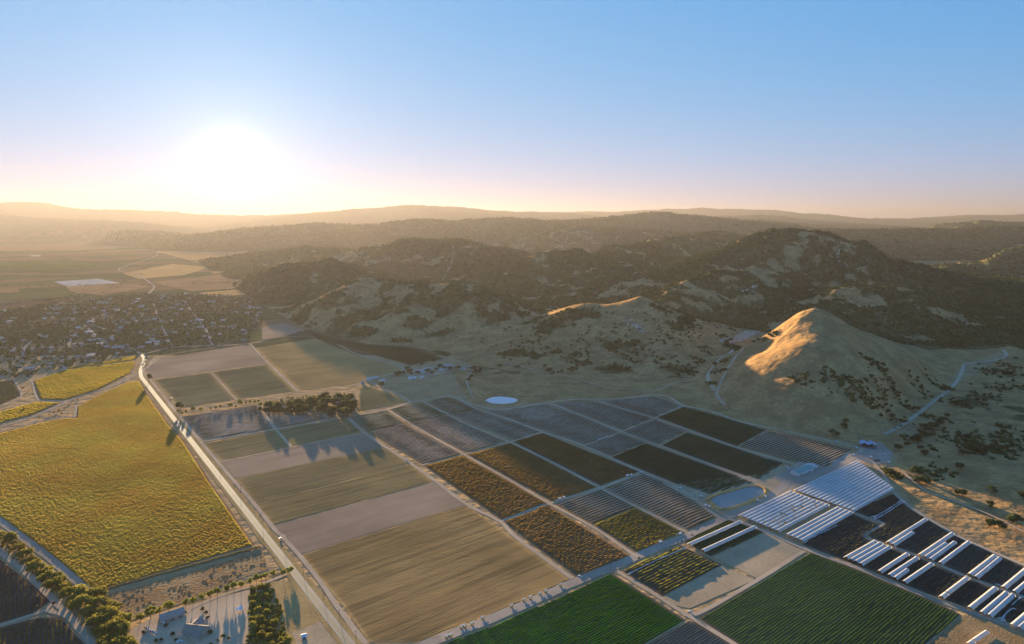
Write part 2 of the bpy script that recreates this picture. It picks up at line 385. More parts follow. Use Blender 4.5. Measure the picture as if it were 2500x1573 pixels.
M['straw_hedge'] = noisy('straw_hedge', (.50,.36,.13), (.56,.40,.15), .1, (.28,.20,.08), .5, .6, rough=.7, transl=.4)
def plastic_mat():
    m, n, l = new_mat('tunnel_plastic'); out = n.new('ShaderNodeOutputMaterial')
    f = noise_fac(n, l, .08, 4)
    col = mix_rgb(n, l, f, (.86,.81,.74), (.72,.67,.60))
    b = n.new('ShaderNodeBsdfPrincipled'); l.new(col, b.inputs['Base Color']); b.inputs['Roughness'].default_value = .35
    b.inputs['Specular IOR Level'].default_value = .5
    tr = n.new('ShaderNodeBsdfTranslucent'); tr.inputs[0].default_value = (.8,.78,.74,1)
    mx = n.new('ShaderNodeMixShader'); mx.inputs[0].default_value = .3
    l.new(b.outputs[0], mx.inputs[1]); l.new(tr.outputs[0], mx.inputs[2]); l.new(mx.outputs[0], out.inputs['Surface'])
    return m
M['tunnel_plastic'] = plastic_mat()
def water_mat(name, deep, rough):
    m, n, l = new_mat(name); out = n.new('ShaderNodeOutputMaterial')
    b = n.new('ShaderNodeBsdfPrincipled'); b.inputs['Base Color'].default_value = (*deep, 1)
    b.inputs['Roughness'].default_value = rough; b.inputs['IOR'].default_value = 1.33
    g = n.new('ShaderNodeNewGeometry'); t = n.new('ShaderNodeTexNoise'); t.inputs['Scale'].default_value = .25; t.inputs['Detail'].default_value = 3
    l.new(g.outputs['Position'], t.inputs['Vector'])
    bp = n.new('ShaderNodeBump'); bp.inputs['Strength'].default_value = .5; bp.inputs['Distance'].default_value = .04
    l.new(t.outputs[0], bp.inputs['Height']); l.new(bp.outputs[0], b.inputs['Normal']); l.new(b.outputs[0], out.inputs['Surface'])
    return m
M['water'] = water_mat('water', (.22,.25,.22), .08)
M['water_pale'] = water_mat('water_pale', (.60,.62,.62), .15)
def terrain_mat():
    m, n, l = new_mat('hill_ground'); out = n.new('ShaderNodeOutputMaterial')
    f1 = noise_fac(n, l, .004, 6, .62); f2 = noise_fac(n, l, .02, 6, .7, .44, .58); f3 = noise_fac(n, l, .12, 3, .6, .4, .62)
    grass = mix_rgb(n, l, f1, (.66,.375,.145), (.55,.305,.12))
    grass = mix_rgb(n, l, f2, grass, (.40,.22,.09))
    mu = n.new('ShaderNodeMath'); mu.operation = 'MULTIPLY'; mu.inputs[1].default_value = .45; l.new(f3, mu.inputs[0])
    grass = mix_rgb(n, l, mu.outputs[0], grass, (.26,.155,.07))
    scrub = mix_rgb(n, l, f2, (.075,.095,.035), (.15,.14,.06))
    at = n.new('ShaderNodeAttribute'); at.attribute_name = 'wood'
    hill = mix_rgb(n, l, at.outputs['Fac'], grass, scrub)
    # valley floor: a far patchwork of fields laid out along the two field directions
    g = n.new('ShaderNodeNewGeometry'); mp = n.new('ShaderNodeMapping'); mp.vector_type = 'TEXTURE'
    mp.inputs['Rotation'].default_value = (0, 0, RS[0]); mp.inputs['Scale'].default_value = (520, 300, 1)
    l.new(g.outputs['Position'], mp.inputs['Vector'])
    vo = n.new('ShaderNodeTexVoronoi'); vo.voronoi_dimensions = '2D'; vo.distance = 'CHEBYCHEV'; vo.inputs['Scale'].default_value = 1.0
    l.new(mp.outputs[0], vo.inputs['Vector'])
    sx = n.new('ShaderNodeSeparateColor'); l.new(vo.outputs['Color'], sx.inputs[0])
    cr = n.new('ShaderNodeValToRGB'); cr.color_ramp.interpolation = 'CONSTANT'
    stops = [(0,(.09,.11,.04)),(.16,(.20,.12,.06)),(.3,(.05,.075,.03)),(.44,(.28,.17,.08)),(.56,(.075,.09,.04)),(.68,(.16,.10,.05)),(.8,(.06,.08,.035)),(.9,(.22,.14,.07))]
    el = cr.color_ramp.elements
    el[0].position, el[0].color = stops[0][0], (*stops[0][1], 1); el[1].position, el[1].color = stops[1][0], (*stops[1][1], 1)
    for p, c in stops[2:]:
        e = el.new(p); e.color = (*c, 1)
    l.new(sx.outputs[0], cr.inputs[0])
    plain = mix_rgb(n, l, mu.outputs[0], cr.outputs[0], (.12,.11,.06))
    at3 = n.new('ShaderNodeAttribute'); at3.attribute_name = 'flat'
    hill = mix_rgb(n, l, at3.outputs['Fac'], hill, mix_rgb(n, l, f2, (.52,.33,.16), (.43,.27,.13)))
    at2 = n.new('ShaderNodeAttribute'); at2.attribute_name = 'plain'
    col = mix_rgb(n, l, at2.outputs['Fac'], hill, plain)
    b = n.new('ShaderNodeBsdfPrincipled'); l.new(col, b.inputs['Base Color']); b.inputs['Roughness'].default_value = 1.0; b.inputs['Specular IOR Level'].default_value = 0
    t = n.new('ShaderNodeTexNoise'); t.inputs['Scale'].default_value = .05; t.inputs['Detail'].default_value = 5
    l.new(g.outputs['Position'], t.inputs['Vector'])
    bp = n.new('ShaderNodeBump'); bp.inputs['Strength'].default_value = .8; bp.inputs['Distance'].default_value = 4.0
    l.new(t.outputs[0], bp.inputs['Height']); l.new(bp.outputs[0], b.inputs['Normal'])
    l.new(b.outputs[0], out.inputs['Surface'])
    return m
M['hill_ground'] = terrain_mat()

# ------------------------------------------------------------------ the land itself
def wood_mask(X, Y, base, Z):
    """share of ground under trees and scrub, 0..1"""
    n1 = fbm(X, Y, 70 * K, 5); n2 = fbm(X + 900, Y - 300, 26 * K, 4)
    v = base * 1.35 - .60 + 1.6 * n1 + 1.0 * n2 + .10
    return sstep(-.03, .05, v) * sstep(0.02, .12, base)
land = mesh_object('terrain', np.stack([TX.ravel(), TY.ravel(), TZ], 1), F, M['hill_ground'], smooth=True)
land['kind'] = 'structure'; land['label'] = 'dry brown hills and flat farmed valley floor'
WM = wood_mask(TX.ravel(), TY.ravel(), TW, TZ)
at = land.data.attributes.new('wood', 'FLOAT', 'POINT'); at.data.foreach_set('value', (WM * .95).astype(np.float32))
FD = flat_dist(TX.ravel(), TY.ravel())
FL = ((FD <= 0) & ~inside(TX.ravel(), TY.ravel(), np.array([G(*q_) for q_ in [(1100,905),(1180,905),(1300,935),(1450,966),(1600,955),(1740,995),(2020,1068),(2110,1074),(2300,962),(2480,850),(2500,1380),(2176,1172),(2192,1110),(2100,1085),(1880,1050),(1680,1000),(1605,966),(1400,980),(1150,985)]]))).astype(np.float32)
at = land.data.attributes.new('flat', 'FLOAT', 'POINT'); at.data.foreach_set('value', FL)
PL = ((FD <= 0) & (TX.ravel() < -40 * K) & (TY.ravel() > 560 * K)).astype(np.float32)
at = land.data.attributes.new('plain', 'FLOAT', 'POINT'); at.data.foreach_set('value', PL)

# ------------------------------------------------------------------ helpers for things
def tag(o, label=None, cat=None, group=None, kind=None):
    for k, v in (('label', label), ('category', cat), ('group', group), ('kind', kind)):
        if v: o[k] = v
    return o
def empty(name, loc, rz=0.0, sc_=1.0):
    o = bpy.data.objects.new(name, None); COL.objects.link(o)
    o.location = loc; o.rotation_euler = (0, 0, rz); o.scale = (sc_,) * 3 if isinstance(sc_, (int, float)) else sc_
    o.empty_display_size = .1
    return o
def copy_tree(src, parent=None):
    c = src.copy(); COL.objects.link(c); c.parent = parent
    for ch in src.children: copy_tree(ch, c)
    return c
class MB:
    """collects simple solids, then links them as one mesh object"""
    def __init__(s): s.v = []; s.f = []
    def add(s, v, f):
        k = len(s.v); s.v += [tuple(p) for p in v]; s.f += [tuple(i + k for i in q) for q in f]; return s
    def box(s, x0, x1, y0, y1, z0, z1): return s.add(*box_mesh(x0, x1, y0, y1, z0, z1))
    def prism(s, poly, y0, y1):            # poly in x,z drawn along y
        n = len(poly)
        v = [(x, y0, z) for x, z in poly] + [(x, y1, z) for x, z in poly]
        f = [tuple(range(n)), tuple(range(2 * n - 1, n - 1, -1))] + [(i, i + n, (i + 1) % n + n, (i + 1) % n) for i in range(n)]
        return s.add(v, f)
    def tube(s, p0, p1, r0, r1, n=6):
        p0, p1 = mathutils.Vector(p0), mathutils.Vector(p1); d = (p1 - p0).normalized()
        u = d.orthogonal().normalized(); w = d.cross(u)
        v = []
        for p, r in ((p0, r0), (p1, r1)):
            v += [tuple(p + (u * math.cos(2 * math.pi * i / n) + w * math.sin(2 * math.pi * i / n)) * r) for i in range(n)]
        f = [(i, (i + 1) % n, (i + 1) % n + n, i + n) for i in range(n)] + [tuple(range(n - 1, -1, -1)), tuple(range(n, 2 * n))]
        return s.add(v, f)
    def build(s, name, mat, parent=None, smooth=False):
        me = bpy.data.meshes.new(name); me.from_pydata(s.v, [], s.f); me.update()
        if smooth: me.polygons.foreach_set('use_smooth', [True] * len(me.polygons))
        if mat: me.materials.append(mat)
        o = bpy.data.objects.new(name, me); COL.objects.link(o)
        if parent: o.parent = parent
        return o
def box_mesh(x0, x1, y0, y1, z0, z1):
    v = [(x, y, z) for z in (z0, z1) for y in (y0, y1) for x in (x0, x1)]
    return v, [(0,2,3,1),(4,5,7,6),(0,1,5,4),(2,6,7,3),(0,4,6,2),(1,3,7,5)]
def GT(x, y):
    """where the sight line through a photo pixel meets the terrain"""
    a, b, c = ray(x, y)
    t = np.geomspace(CAM_H * 1.2, CAM_H * 60, 340)
    for _ in range(2):
        d = CAM_H + c * t - terrain(a * t, b * t)
        hit = np.nonzero(d <= 0)[0]
        i = hit[0] if len(hit) else len(t) - 1
        if _ == 0: t = np.linspace(t[max(i - 1, 0)], t[i], 24)
    return float(a * t[i]), float(b * t[i]), ground_z(a * t[i], b * t[i])

# ------------------------------------------------------------------ sheets, roads and crop rows
def sheet(name, pts, mat, z, label=None, kind='structure'):
    P = [G(*p) for p in pts]
    o = MB().add([(x, y, z) for x, y in P], [tuple(range(len(P)))]).build(name, mat)
    if o.data.polygons[0].normal.z < 0: o.data.flip_normals()
    return tag(o, label, kind=kind)
def smooth_line(P, n=6):
    P = [np.array(p, float) for p in P]; out = []
    for i in range(len(P) - 1):
        p0 = P[max(i - 1, 0)]; p1 = P[i]; p2 = P[i + 1]; p3 = P[min(i + 2, len(P) - 1)]
        for t in np.linspace(0, 1, n, endpoint=False):
            out.append(.5 * (2 * p1 + (p2 - p0) * t + (2 * p0 - 5 * p1 + 4 * p2 - p3) * t * t + (3 * p1 - p0 - 3 * p2 + p3) * t ** 3))
    out.append(P[-1]); return np.array(out)
def strip_mesh(L, width, zs, drape, wob=0.0):
    L = np.asarray(L, float); T = np.gradient(L, axis=0); T /= np.linalg.norm(T, axis=1)[:, None]
    N = np.stack([-T[:, 1], T[:, 0]], 1)
    off = np.linspace(-.5, .5, 2 if not drape else 4)
    r = np.random.default_rng(int(abs(L[0, 0]) * 10) + 3)
    V = []
    for k, q in enumerate(off):
        w = width * (1 + wob * r.uniform(-1, 1, len(L))) if wob else width
        p = L + N * (q * w)[:, None] if wob else L + N * q * w
        z = terrain(p[:, 0], p[:, 1]) + zs if drape else np.full(len(L), zs)
        V.append(np.column_stack([p, z]))
    n = len(L); m = len(off); V = np.concatenate(V)
    Fq = [(k * n + i, k * n + i + 1, (k + 1) * n + i + 1, (k + 1) * n + i) for k in range(m - 1) for i in range(n - 1)]
    return V, [q[::-1] for q in Fq]
def road(name, pts, width, mat, z, label=None, drape=False, smooth=True, wob=.08):
    P = [GT(*p)[:2] if drape else G(*p) for p in pts]
    L = smooth_line(P, 10 if drape else 7) if smooth else np.array(P)
    if not smooth:
        L = np.concatenate([np.linspace(L[i], L[i + 1], 14, endpoint=False) for i in range(len(L) - 1)] + [L[-1:]])
    V, Fq = strip_mesh(L, width, z, drape, wob)
    o = MB().add(V.tolist(), Fq).build(name, mat)
    if o.data.polygons[0].normal.z < 0: o.data.flip_normals()
    return tag(o, label, kind='structure')
def crop(name, label, pts, mat, spacing, width, height, seg, ang=ROW, jit=.35, gap=0.0, z=0.1, seed=1, cat='crop', inset=3.0, first=0.0, fin=False):
    """planted rows filling a field: each row a ridge of plants with an uneven top"""
    r = np.random.default_rng(seed)
    u = np.array([math.sin(ang), math.cos(ang)]); v = np.array([-u[1], u[0]])
    P = np.array([G(*p) for p in pts]); A_ = P @ u; B_ = P @ v
    V, Fq, base = [], [], 0
    n = len(P)
    b = B_.min() + spacing * .6 + first
    while b < B_.max() - spacing * .3:
        xs = []
        for i in range(n):
            j = (i + 1) % n
            if (B_[i] > b) != (B_[j] > b):
                xs.append(A_[i] + (b - B_[i]) / (B_[j] - B_[i]) * (A_[j] - A_[i]))
        xs.sort()
        for a0, a1 in zip(xs[::2], xs[1::2]):
            a0 += inset; a1 -= inset
            if a1 - a0 < min(seg * 2, 10): continue
            k = max(3, int((a1 - a0) / seg)); s = np.linspace(a0, a1, k)
            s[1:-1] += r.uniform(-.3, .3, k - 2) * seg
            h = height * (1 + jit * r.uniform(-1, .6, k)); w = width * .5 * (1 + jit * .7 * r.uniform(-1, 1, k))
            if gap:
                miss = r.uniform(0, 1, k) < gap; h[miss] *= .25; w[miss] *= .5
            c = b + width * .12 * r.uniform(-1, 1, k)
            h[0] = h[-1] = height * .3
            if fin:                      # a thin hedge of leaves that the sun shines through
                lean = w * .8 * r.uniform(-1, 1, k); e_ = np.where(np.arange(k) % 2, .45, -.45) * w
                q = np.stack([np.stack([s, c + e_, np.zeros(k)], 1), np.stack([s + r.uniform(-.3, .3, k) * seg, c + lean - e_, h], 1)], 1).reshape(-1, 3)
                V.append(np.column_stack([q[:, :1] * u + q[:, 1:2] * v, q[:, 2] + z]))
                i = base + 2 * np.arange(k - 1)[:, None]
                Fq.append(np.hstack([i, i + 1, i + 3, i + 2])); base += 2 * k
                continue
            pr = np.stack([np.stack([s, c - w, np.zeros(k)], 1), np.stack([s, c - w * .35, h], 1), np.stack([s, c + w * .4, h * .95], 1), np.stack([s, c + w, np.zeros(k)], 1)], 1)
            q = pr.reshape(-1, 3)
            V.append(np.column_stack([q[:, :1] * u + q[:, 1:2] * v, q[:, 2] + z]))
            i = base + 4 * np.arange(k - 1)[:, None]
            Fq.append(np.concatenate([np.hstack([i + m_, i + m_ + 1, i + m_ + 5, i + m_ + 4]) for m_ in range(3)]))
            base += 4 * k
        b += spacing
    if not V: return None
    o = mesh_object(name, np.concatenate(V), np.concatenate(Fq), M[mat])
    return tag(o, label, cat, kind='stuff')
# ------------------------------------------------------------------ fields: (label, outline in photo pixels, soil, rows)
ROWS = dict(
    vine=('vine_gold', 2.7, 1.5, 1.6, 1.25), vine_o=('vine_olive', 3.4, 1.8, 1.9, 3.0), vine_b=('vine_brown', 3.4, 1.5, 1.9, 3.0), vine_g=('vine_green', 3.4, 1.5, 1.9, 3.0),
    berry=('berry', 3.6, 1.6, 1.7, 2.6), berry_gold=('berry_gold', 3.6, 1.6, 1.7, 2.6), dark=('berry_dark', 4.2, 3.2, 1.3, 9.0), cane=('cane_dark', 3.0, 2.0, 1.6, 5.0),
    lettuce=('lettuce', 3.0, 2.5, .55, 6.0), green=('crop_green', 3.0, 2.2, .6, 6.0), slate=('crop_slate', 3.0, 1.8, .4, 6.0),
    stub=('stubble', 3.2, 2.6, .20, 7.0), stubg=('stubble_green', 3.6, 2.8, .22, 10.0), hoop=('berry', 5.9, 3.2, 1.0, 8.0), hoopg=('berry_gold', 5.9, 3.4, 1.2, 8.0), duff=('straw_hedge', 5.0, 3.0, .5, 10.0))
VP1 = ROW - math.pi / 2
FIELDS = [
 # left of the main road
 ('wide golden green vineyard filling the land beside the straight road', [(343,931),(359,961),(412,1035),(452,1080),(510,1171),(571,1258),(622,1330),(399,1394),(229,1444),(222,1446),(106,1346),(0,1267),(-180,1150),(-180,1110),(0,1059),(93,1035),(170,1021),(184,1023),(188,994),(231,970),(306,936)], 'soil_brown', 'vine', {}),
 ('olive vineyard between the curving road and the town', [(80,932),(149,906),(332,882),(328,898),(317,913),(239,953),(157,977),(96,975),(84,946)], 'soil_brown', 'vine_o', {}),
 ('thin vineyard strip along the edge of the town', [(160,900),(338,868),(333,878),(162,902)], 'soil_brown', 'vine_o', {}),
 ('small vineyard with yellow upright rows at the left edge', [(-60,935),(32,929),(50,966),(0,988),(-60,1010)], 'soil_dark', 'vine_g', dict(ang=VP1)),
 ('narrow vineyard wedge above the country lane', [(-80,1034),(0,1006),(90,981),(148,984),(80,1013),(0,1033),(-80,1058)], 'soil_brown', 'vine_o', {}),
 ('reddish brown vineyard block beside the riverside track', [(-120,1280),(0,1366),(126,1466),(80,1498),(0,1522),(-120,1556)], 'soil_dark', 'vine_b', dict(ang=VP1)),
 ('green and rust vineyard block in the bottom left corner', [(-120,1568),(0,1533),(88,1510),(147,1507),(205,1573),(260,1640),(-120,1640)], 'soil_dark', 'vine_g', dict(ang=VP1)),
 # right of the main road, far part
 ('ploughed dark field next to the town', [(354,902),(388,876),(612,840),(641,875),(650,889),(515,907),(376,925)], 'soil_grey', None, {}),
 ('rusty green field below the ploughed field', [(376,928),(514,910),(575,975),(440,997)], 'soil_greygreen', 'stubg', {}),
 ('green field between two farm tracks above the grove', [(519,909),(651,891),(720,955),(640,967),(580,975)], 'soil_greygreen', 'stubg', dict(seed=5)),
 ('large tan stubble field under the hills', [(622,850),(769,827),(859,864),(984,901),(975,909),(865,938),(732,953)], 'soil_tan', 'stub', dict(spacing=6.0)),
 ('dark green vineyard strip at the foot of the hills', [(723,803),(819,824),(899,843),(992,847),(1086,876),(1000,892),(923,871),(779,829)], 'soil_brown', 'dark', {}),
 ('small dark vineyard corner below the wooded gully', [(1050,858),(1112,851),(1107,864),(1090,872)], 'soil_brown', 'dark', {}),
 ('plastic striped field crossed by long tree shadows', [(438,1019),(633,989),(640,1006),(668,1046),(494,1074)], 'soil_grey', 'hoop', dict(roll=1)),
 ('striped field in front of the tall grove', [(651,1013),(779,1011),(799,1022),(676,1045)], 'soil_grey', 'hoop', dict(roll=1)),
 ('orange sunlit patch of field beside the grove', [(876,947),(905,944),(1000,979),(960,988),(874,1005)], 'sand', 'duff', {}),
 ('green field below the cross track on the road side', [(494,1085),(673,1050),(707,1091),(540,1125)], 'soil_greygreen', 'stubg', dict(seed=7)),
 ('green field below the cross track on the grove side', [(677,1050),(845,1020),(884,1055),(711,1090)], 'soil_greygreen', 'stubg', dict(seed=8)),
 ('grey fallow strip below the narrow track', [(541,1130),(888,1059),(940,1092),(575,1168)], 'soil_grey', None, {}),
 ('grey green stubble strip streaked by grove shadows', [(576,1169),(941,1093),(1000,1131),(622,1232)], 'soil_greygreen', 'stubg', dict(seed=9)),
 ('pale tan stubble strip above the bare grey strip', [(623,1233),(1001,1132),(1057,1176),(664,1282)], 'soil_tan', 'stubg', dict(seed=10)),
 ('bare grey ploughed strip across the middle of the fields', [(668,1284),(1059,1178),(1138,1233),(732,1354)], 'soil_grey', None, {}),
 ('large tan harvested field with long furrows beside the road', [(736,1356),(1140,1234),(1258,1317),(1390,1415),(1240,1480),(1045,1568),(900,1568),(838,1480),(780,1412)], 'soil_tan', 'stub', {}),
 # the grid of berry blocks
 ('small gold striped block next to the grove', [(853,1020),(944,1003),(986,1032),(896,1053)], 'soil_brown', 'hoopg', dict(roll=1)),
 ('gold green striped block at the top of the grid', [(952,1000),(1033,984),(1096,1012),(993,1030)], 'soil_brown', 'hoopg', dict(roll=1, seed=3)),
 ('green striped block touching the outer track corner', [(1040,982),(1092,970),(1110,974),(1158,998),(1101,1011)], 'soil_brown', 'hoopg', dict(roll=1, seed=4)),
 ('pinkish striped berry block, first along the long track', [(900,1057),(988,1035),(1129,1109),(1031,1134)], 'soil_brown', 'hoop', dict(roll=1, seed=5)),
 ('pinkish striped berry block, second from the long track', [(996,1033),(1098,1015),(1232,1079),(1137,1106)], 'soil_brown', 'hoop', dict(roll=1, seed=6)),
 ('grey blue striped block, third from the long track', [(1104,1013),(1162,1000),(1319,1053),(1251,1075)], 'soil_grey', 'hoop', dict(roll=1, seed=7)),
 ('wide grey striped block below the white pond', [(1170,1001),(1225,1004),(1330,988),(1343,989),(1428,1020),(1511,1055),(1425,1085),(1327,1051)], 'soil_grey', 'hoop', dict(roll=1, seed=8)),
 ('grey striped block below the bend of the outer road', [(1350,986),(1400,980),(1458,981),(1528,1003),(1593,1021),(1519,1051),(1433,1017)], 'soil_grey', 'hoop', dict(roll=1, seed=9)),
 ('grey striped block at the top corner of the outer road', [(1466,980),(1598,968),(1624,975),(1663,992),(1597,1019),(1534,1001)], 'soil_grey', 'hoop', dict(roll=1, seed=10)),
 ('brown green berry block, first along the long track', [(1034,1138),(1132,1112),(1337,1227),(1222,1270)], 'soil_brown', 'berry', {}),
 ('brown green berry block, second from the long track', [(1139,1110),(1249,1082),(1459,1189),(1346,1225)], 'soil_brown', 'berry', dict(seed=3)),
 ('dark topped berry block with white trailers at its lower corner', [(1256,1080),(1325,1058),(1560,1152),(1467,1186)], 'soil_dark', 'berry', dict(seed=4)),
 ('striped block with a blue sheet of plastic beside it', [(1427,1091),(1515,1058),(1576,1081),(1490,1113)], 'soil_grey', 'hoop', dict(roll=1, seed=11)),
 ('dark green block running down to the reservoir', [(1493,1117),(1578,1083),(1840,1177),(1822,1182),(1727,1208),(1645,1179)], 'soil_dark', 'dark', {}),
 ('striped block in the middle of the outer grid', [(1521,1054),(1599,1025),(1676,1053),(1606,1086)], 'soil_grey', 'hoop', dict(roll=1, seed=12)),
 ('dark green block between the two lower tracks', [(1613,1089),(1679,1056),(1875,1121),(1912,1131),(1850,1172)], 'soil_dark', 'dark', dict(seed=3)),
 ('dark green block along the outer road', [(1606,1020),(1670,994),(1730,1009),(1870,1050),(1798,1090)], 'soil_dark', 'dark', dict(seed=4)),
 ('brown striped block between outer road and packing shed', [(1803,1090),(1876,1052),(1940,1063),(2080,1098),(2012,1143),(1921,1123)], 'soil_brown', 'hoop', dict(roll=1, seed=13)),
 ('brown berry block above the wide cross road', [(1227,1277),(1339,1233),(1541,1356),(1404,1408)], 'soil_brown', 'berry', dict(seed=5)),
 ('white striped half block above the golden half', [(1356,1232),(1469,1195),(1553,1237),(1446,1281)], 'soil_brown', 'hoop', dict(roll=1, seed=14)),
 ('golden green half block above the wide cross road', [(1447,1283),(1555,1239),(1668,1298),(1551,1350)], 'soil_brown', 'berry_gold', {}),
 ('wide silver striped block beside the reservoir', [(1479,1193),(1540,1170),(1570,1157),(1622,1178),(1690,1220),(1750,1263),(1678,1296)], 'soil_grey', 'hoop', dict(roll=1, seed=15)),
 # below the wide cross road
 ('bright green lettuce field at the bottom of the view', [(1085,1573),(1240,1515),(1495,1401),(1672,1513),(1572,1573),(1450,1640),(960,1640)], 'soil_dark', 'lettuce', {}),
 ('slate grey seedling patch in the bottom corner of the green field', [(1582,1573),(1680,1517),(1697,1520),(1786,1573),(1880,1640),(1470,1640)], 'soil_dark', 'slate', {}),
 ('dark striped row crop beside the narrow track', [(1518,1394),(1660,1332),(1762,1379),(1617,1455)], 'soil_dark', 'cane', dict(spacing=4.4, width=1.8, mat='vine_green', jit=.2)),
 ('pale bare patch below the striped row crop', [(1620,1458),(1764,1381),(1844,1416),(1684,1486),(1645,1478)], 'soil_pale', None, {}),
 ('dark green rows around the two single tunnels', [(1670,1324),(1780,1268),(1865,1298),(1736,1359)], 'soil_dark', 'dark', dict(spacing=3.6)),
 ('pale bare patch between the single tunnels and the big green field', [(1740,1361),(1869,1301),(1958,1345),(1860,1409),(1849,1413)], 'soil_pale', None, {}),
 ('big dark green vegetable field in the lower right', [(1985,1349),(2100,1394),(2259,1460),(2344,1500),(2259,1573),(2200,1640),(1870,1640),(1800,1573),(1704,1509),(1860,1422)], 'soil_dark', 'green', {}),
 ('sandy dug corner at the bottom right', [(2354,1502),(2500,1553),(2600,1590),(2560,1650),(2270,1650),(2268,1573)], 'sand', None, {}),
 ('dark cane rows in the lower tunnel field', [(1960,1330),(2081,1254),(2110,1268),(2150,1283),(2112,1305),(2124,1321),(2240,1362),(2365,1415),(2500,1463),(2640,1520),(2600,1575),(2500,1533),(2259,1448),(2099,1383),(1970,1334)], 'soil_dark', 'cane', {}),
 ('dark cane rows in the upper tunnel field', [(2086,1250),(2180,1206),(2222,1243),(2363,1324),(2500,1384),(2640,1440),(2660,1520),(2500,1455),(2365,1407),(2240,1354),(2128,1314),(2120,1307),(2160,1280),(2115,1261)], 'soil_dark', 'cane', dict(seed=3)),
 ('weedy brush field below the straight ditch', [(252,1455),(640,1346),(655,1392),(600,1408),(450,1472),(320,1516),(285,1500)], 'brush_ground', None, {}),
]
zf = 0.10
for i, (lab, pts, soil, rows, kw) in enumerate(FIELDS):
    sheet('field_soil', pts, M[soil], zf + .002 * i, 'soil of the ' + lab)
    if rows:
        mt, sp, wd, ht, sg = ROWS[rows]
        kw = dict(kw); roll = kw.pop('roll', 0)
        crop('crop_rows', lab, pts, kw.pop('mat', mt), kw.pop('spacing', sp), kw.pop('width', wd), ht, sg, seed=kw.pop('seed', i + 1), z=zf + .002 * i, fin=rows in ('vine', 'vine_o', 'vine_b', 'vine_g', 'berry', 'berry_gold', 'cane'), **kw)
        if roll:
            crop('folded_plastic', 'thin pale lines of rolled plastic in the ' + lab, pts, 'plastic_roll', 5.9, 1.25, 1.4, 30.0, seed=i + 77, jit=.06, z=zf + .002 * i, cat='plastic', first=2.95)

# ------------------------------------------------------------------ roads and tracks
ZR = 0.34
main_pts = [(905,1640),(854,1573),(700,1375.5),(547,1180),(446.5,1051),(345,921)]
def para(pts, off):
    """a line beside a straight road, off metres to its left"""
    return pts
road('road_verge', [(921,1660),(870,1590),(715,1393),(560,1195),(455,1060),(345,919)], 19.0, M['dry_grass'], .30, 'dry grass verge of the straight road', smooth=False, wob=.1)
MAIN = road('road', main_pts, 9.0, M['asphalt'], .36, 'straight two lane road catching the low sun', smooth=False, wob=0)
P0, P1 = np.array(G(905,1640)), np.array(G(345,921)); U = (P1 - P0) / np.linalg.norm(P1 - P0); NN = np.array([-U[1], U[0]])
for nm, off, w, mt in (('centre_line', .14, .14, 'paint_yellow'), ('centre_line', -.14, .14, 'paint_yellow'), ('edge_line', 3.6, .16, 'paint_white'), ('edge_line', -3.6, .16, 'paint_white')):
    L = np.array([P0 + NN * off + U * s for s in np.linspace(0, np.linalg.norm(P1 - P0), 12)])
    V, Fq = strip_mesh(L, w, .375, False)
    o = MB().add(V.tolist(), Fq).build(nm, M[mt], MAIN)
    if o.data.polygons[0].normal.z < 0: o.data.flip_normals()
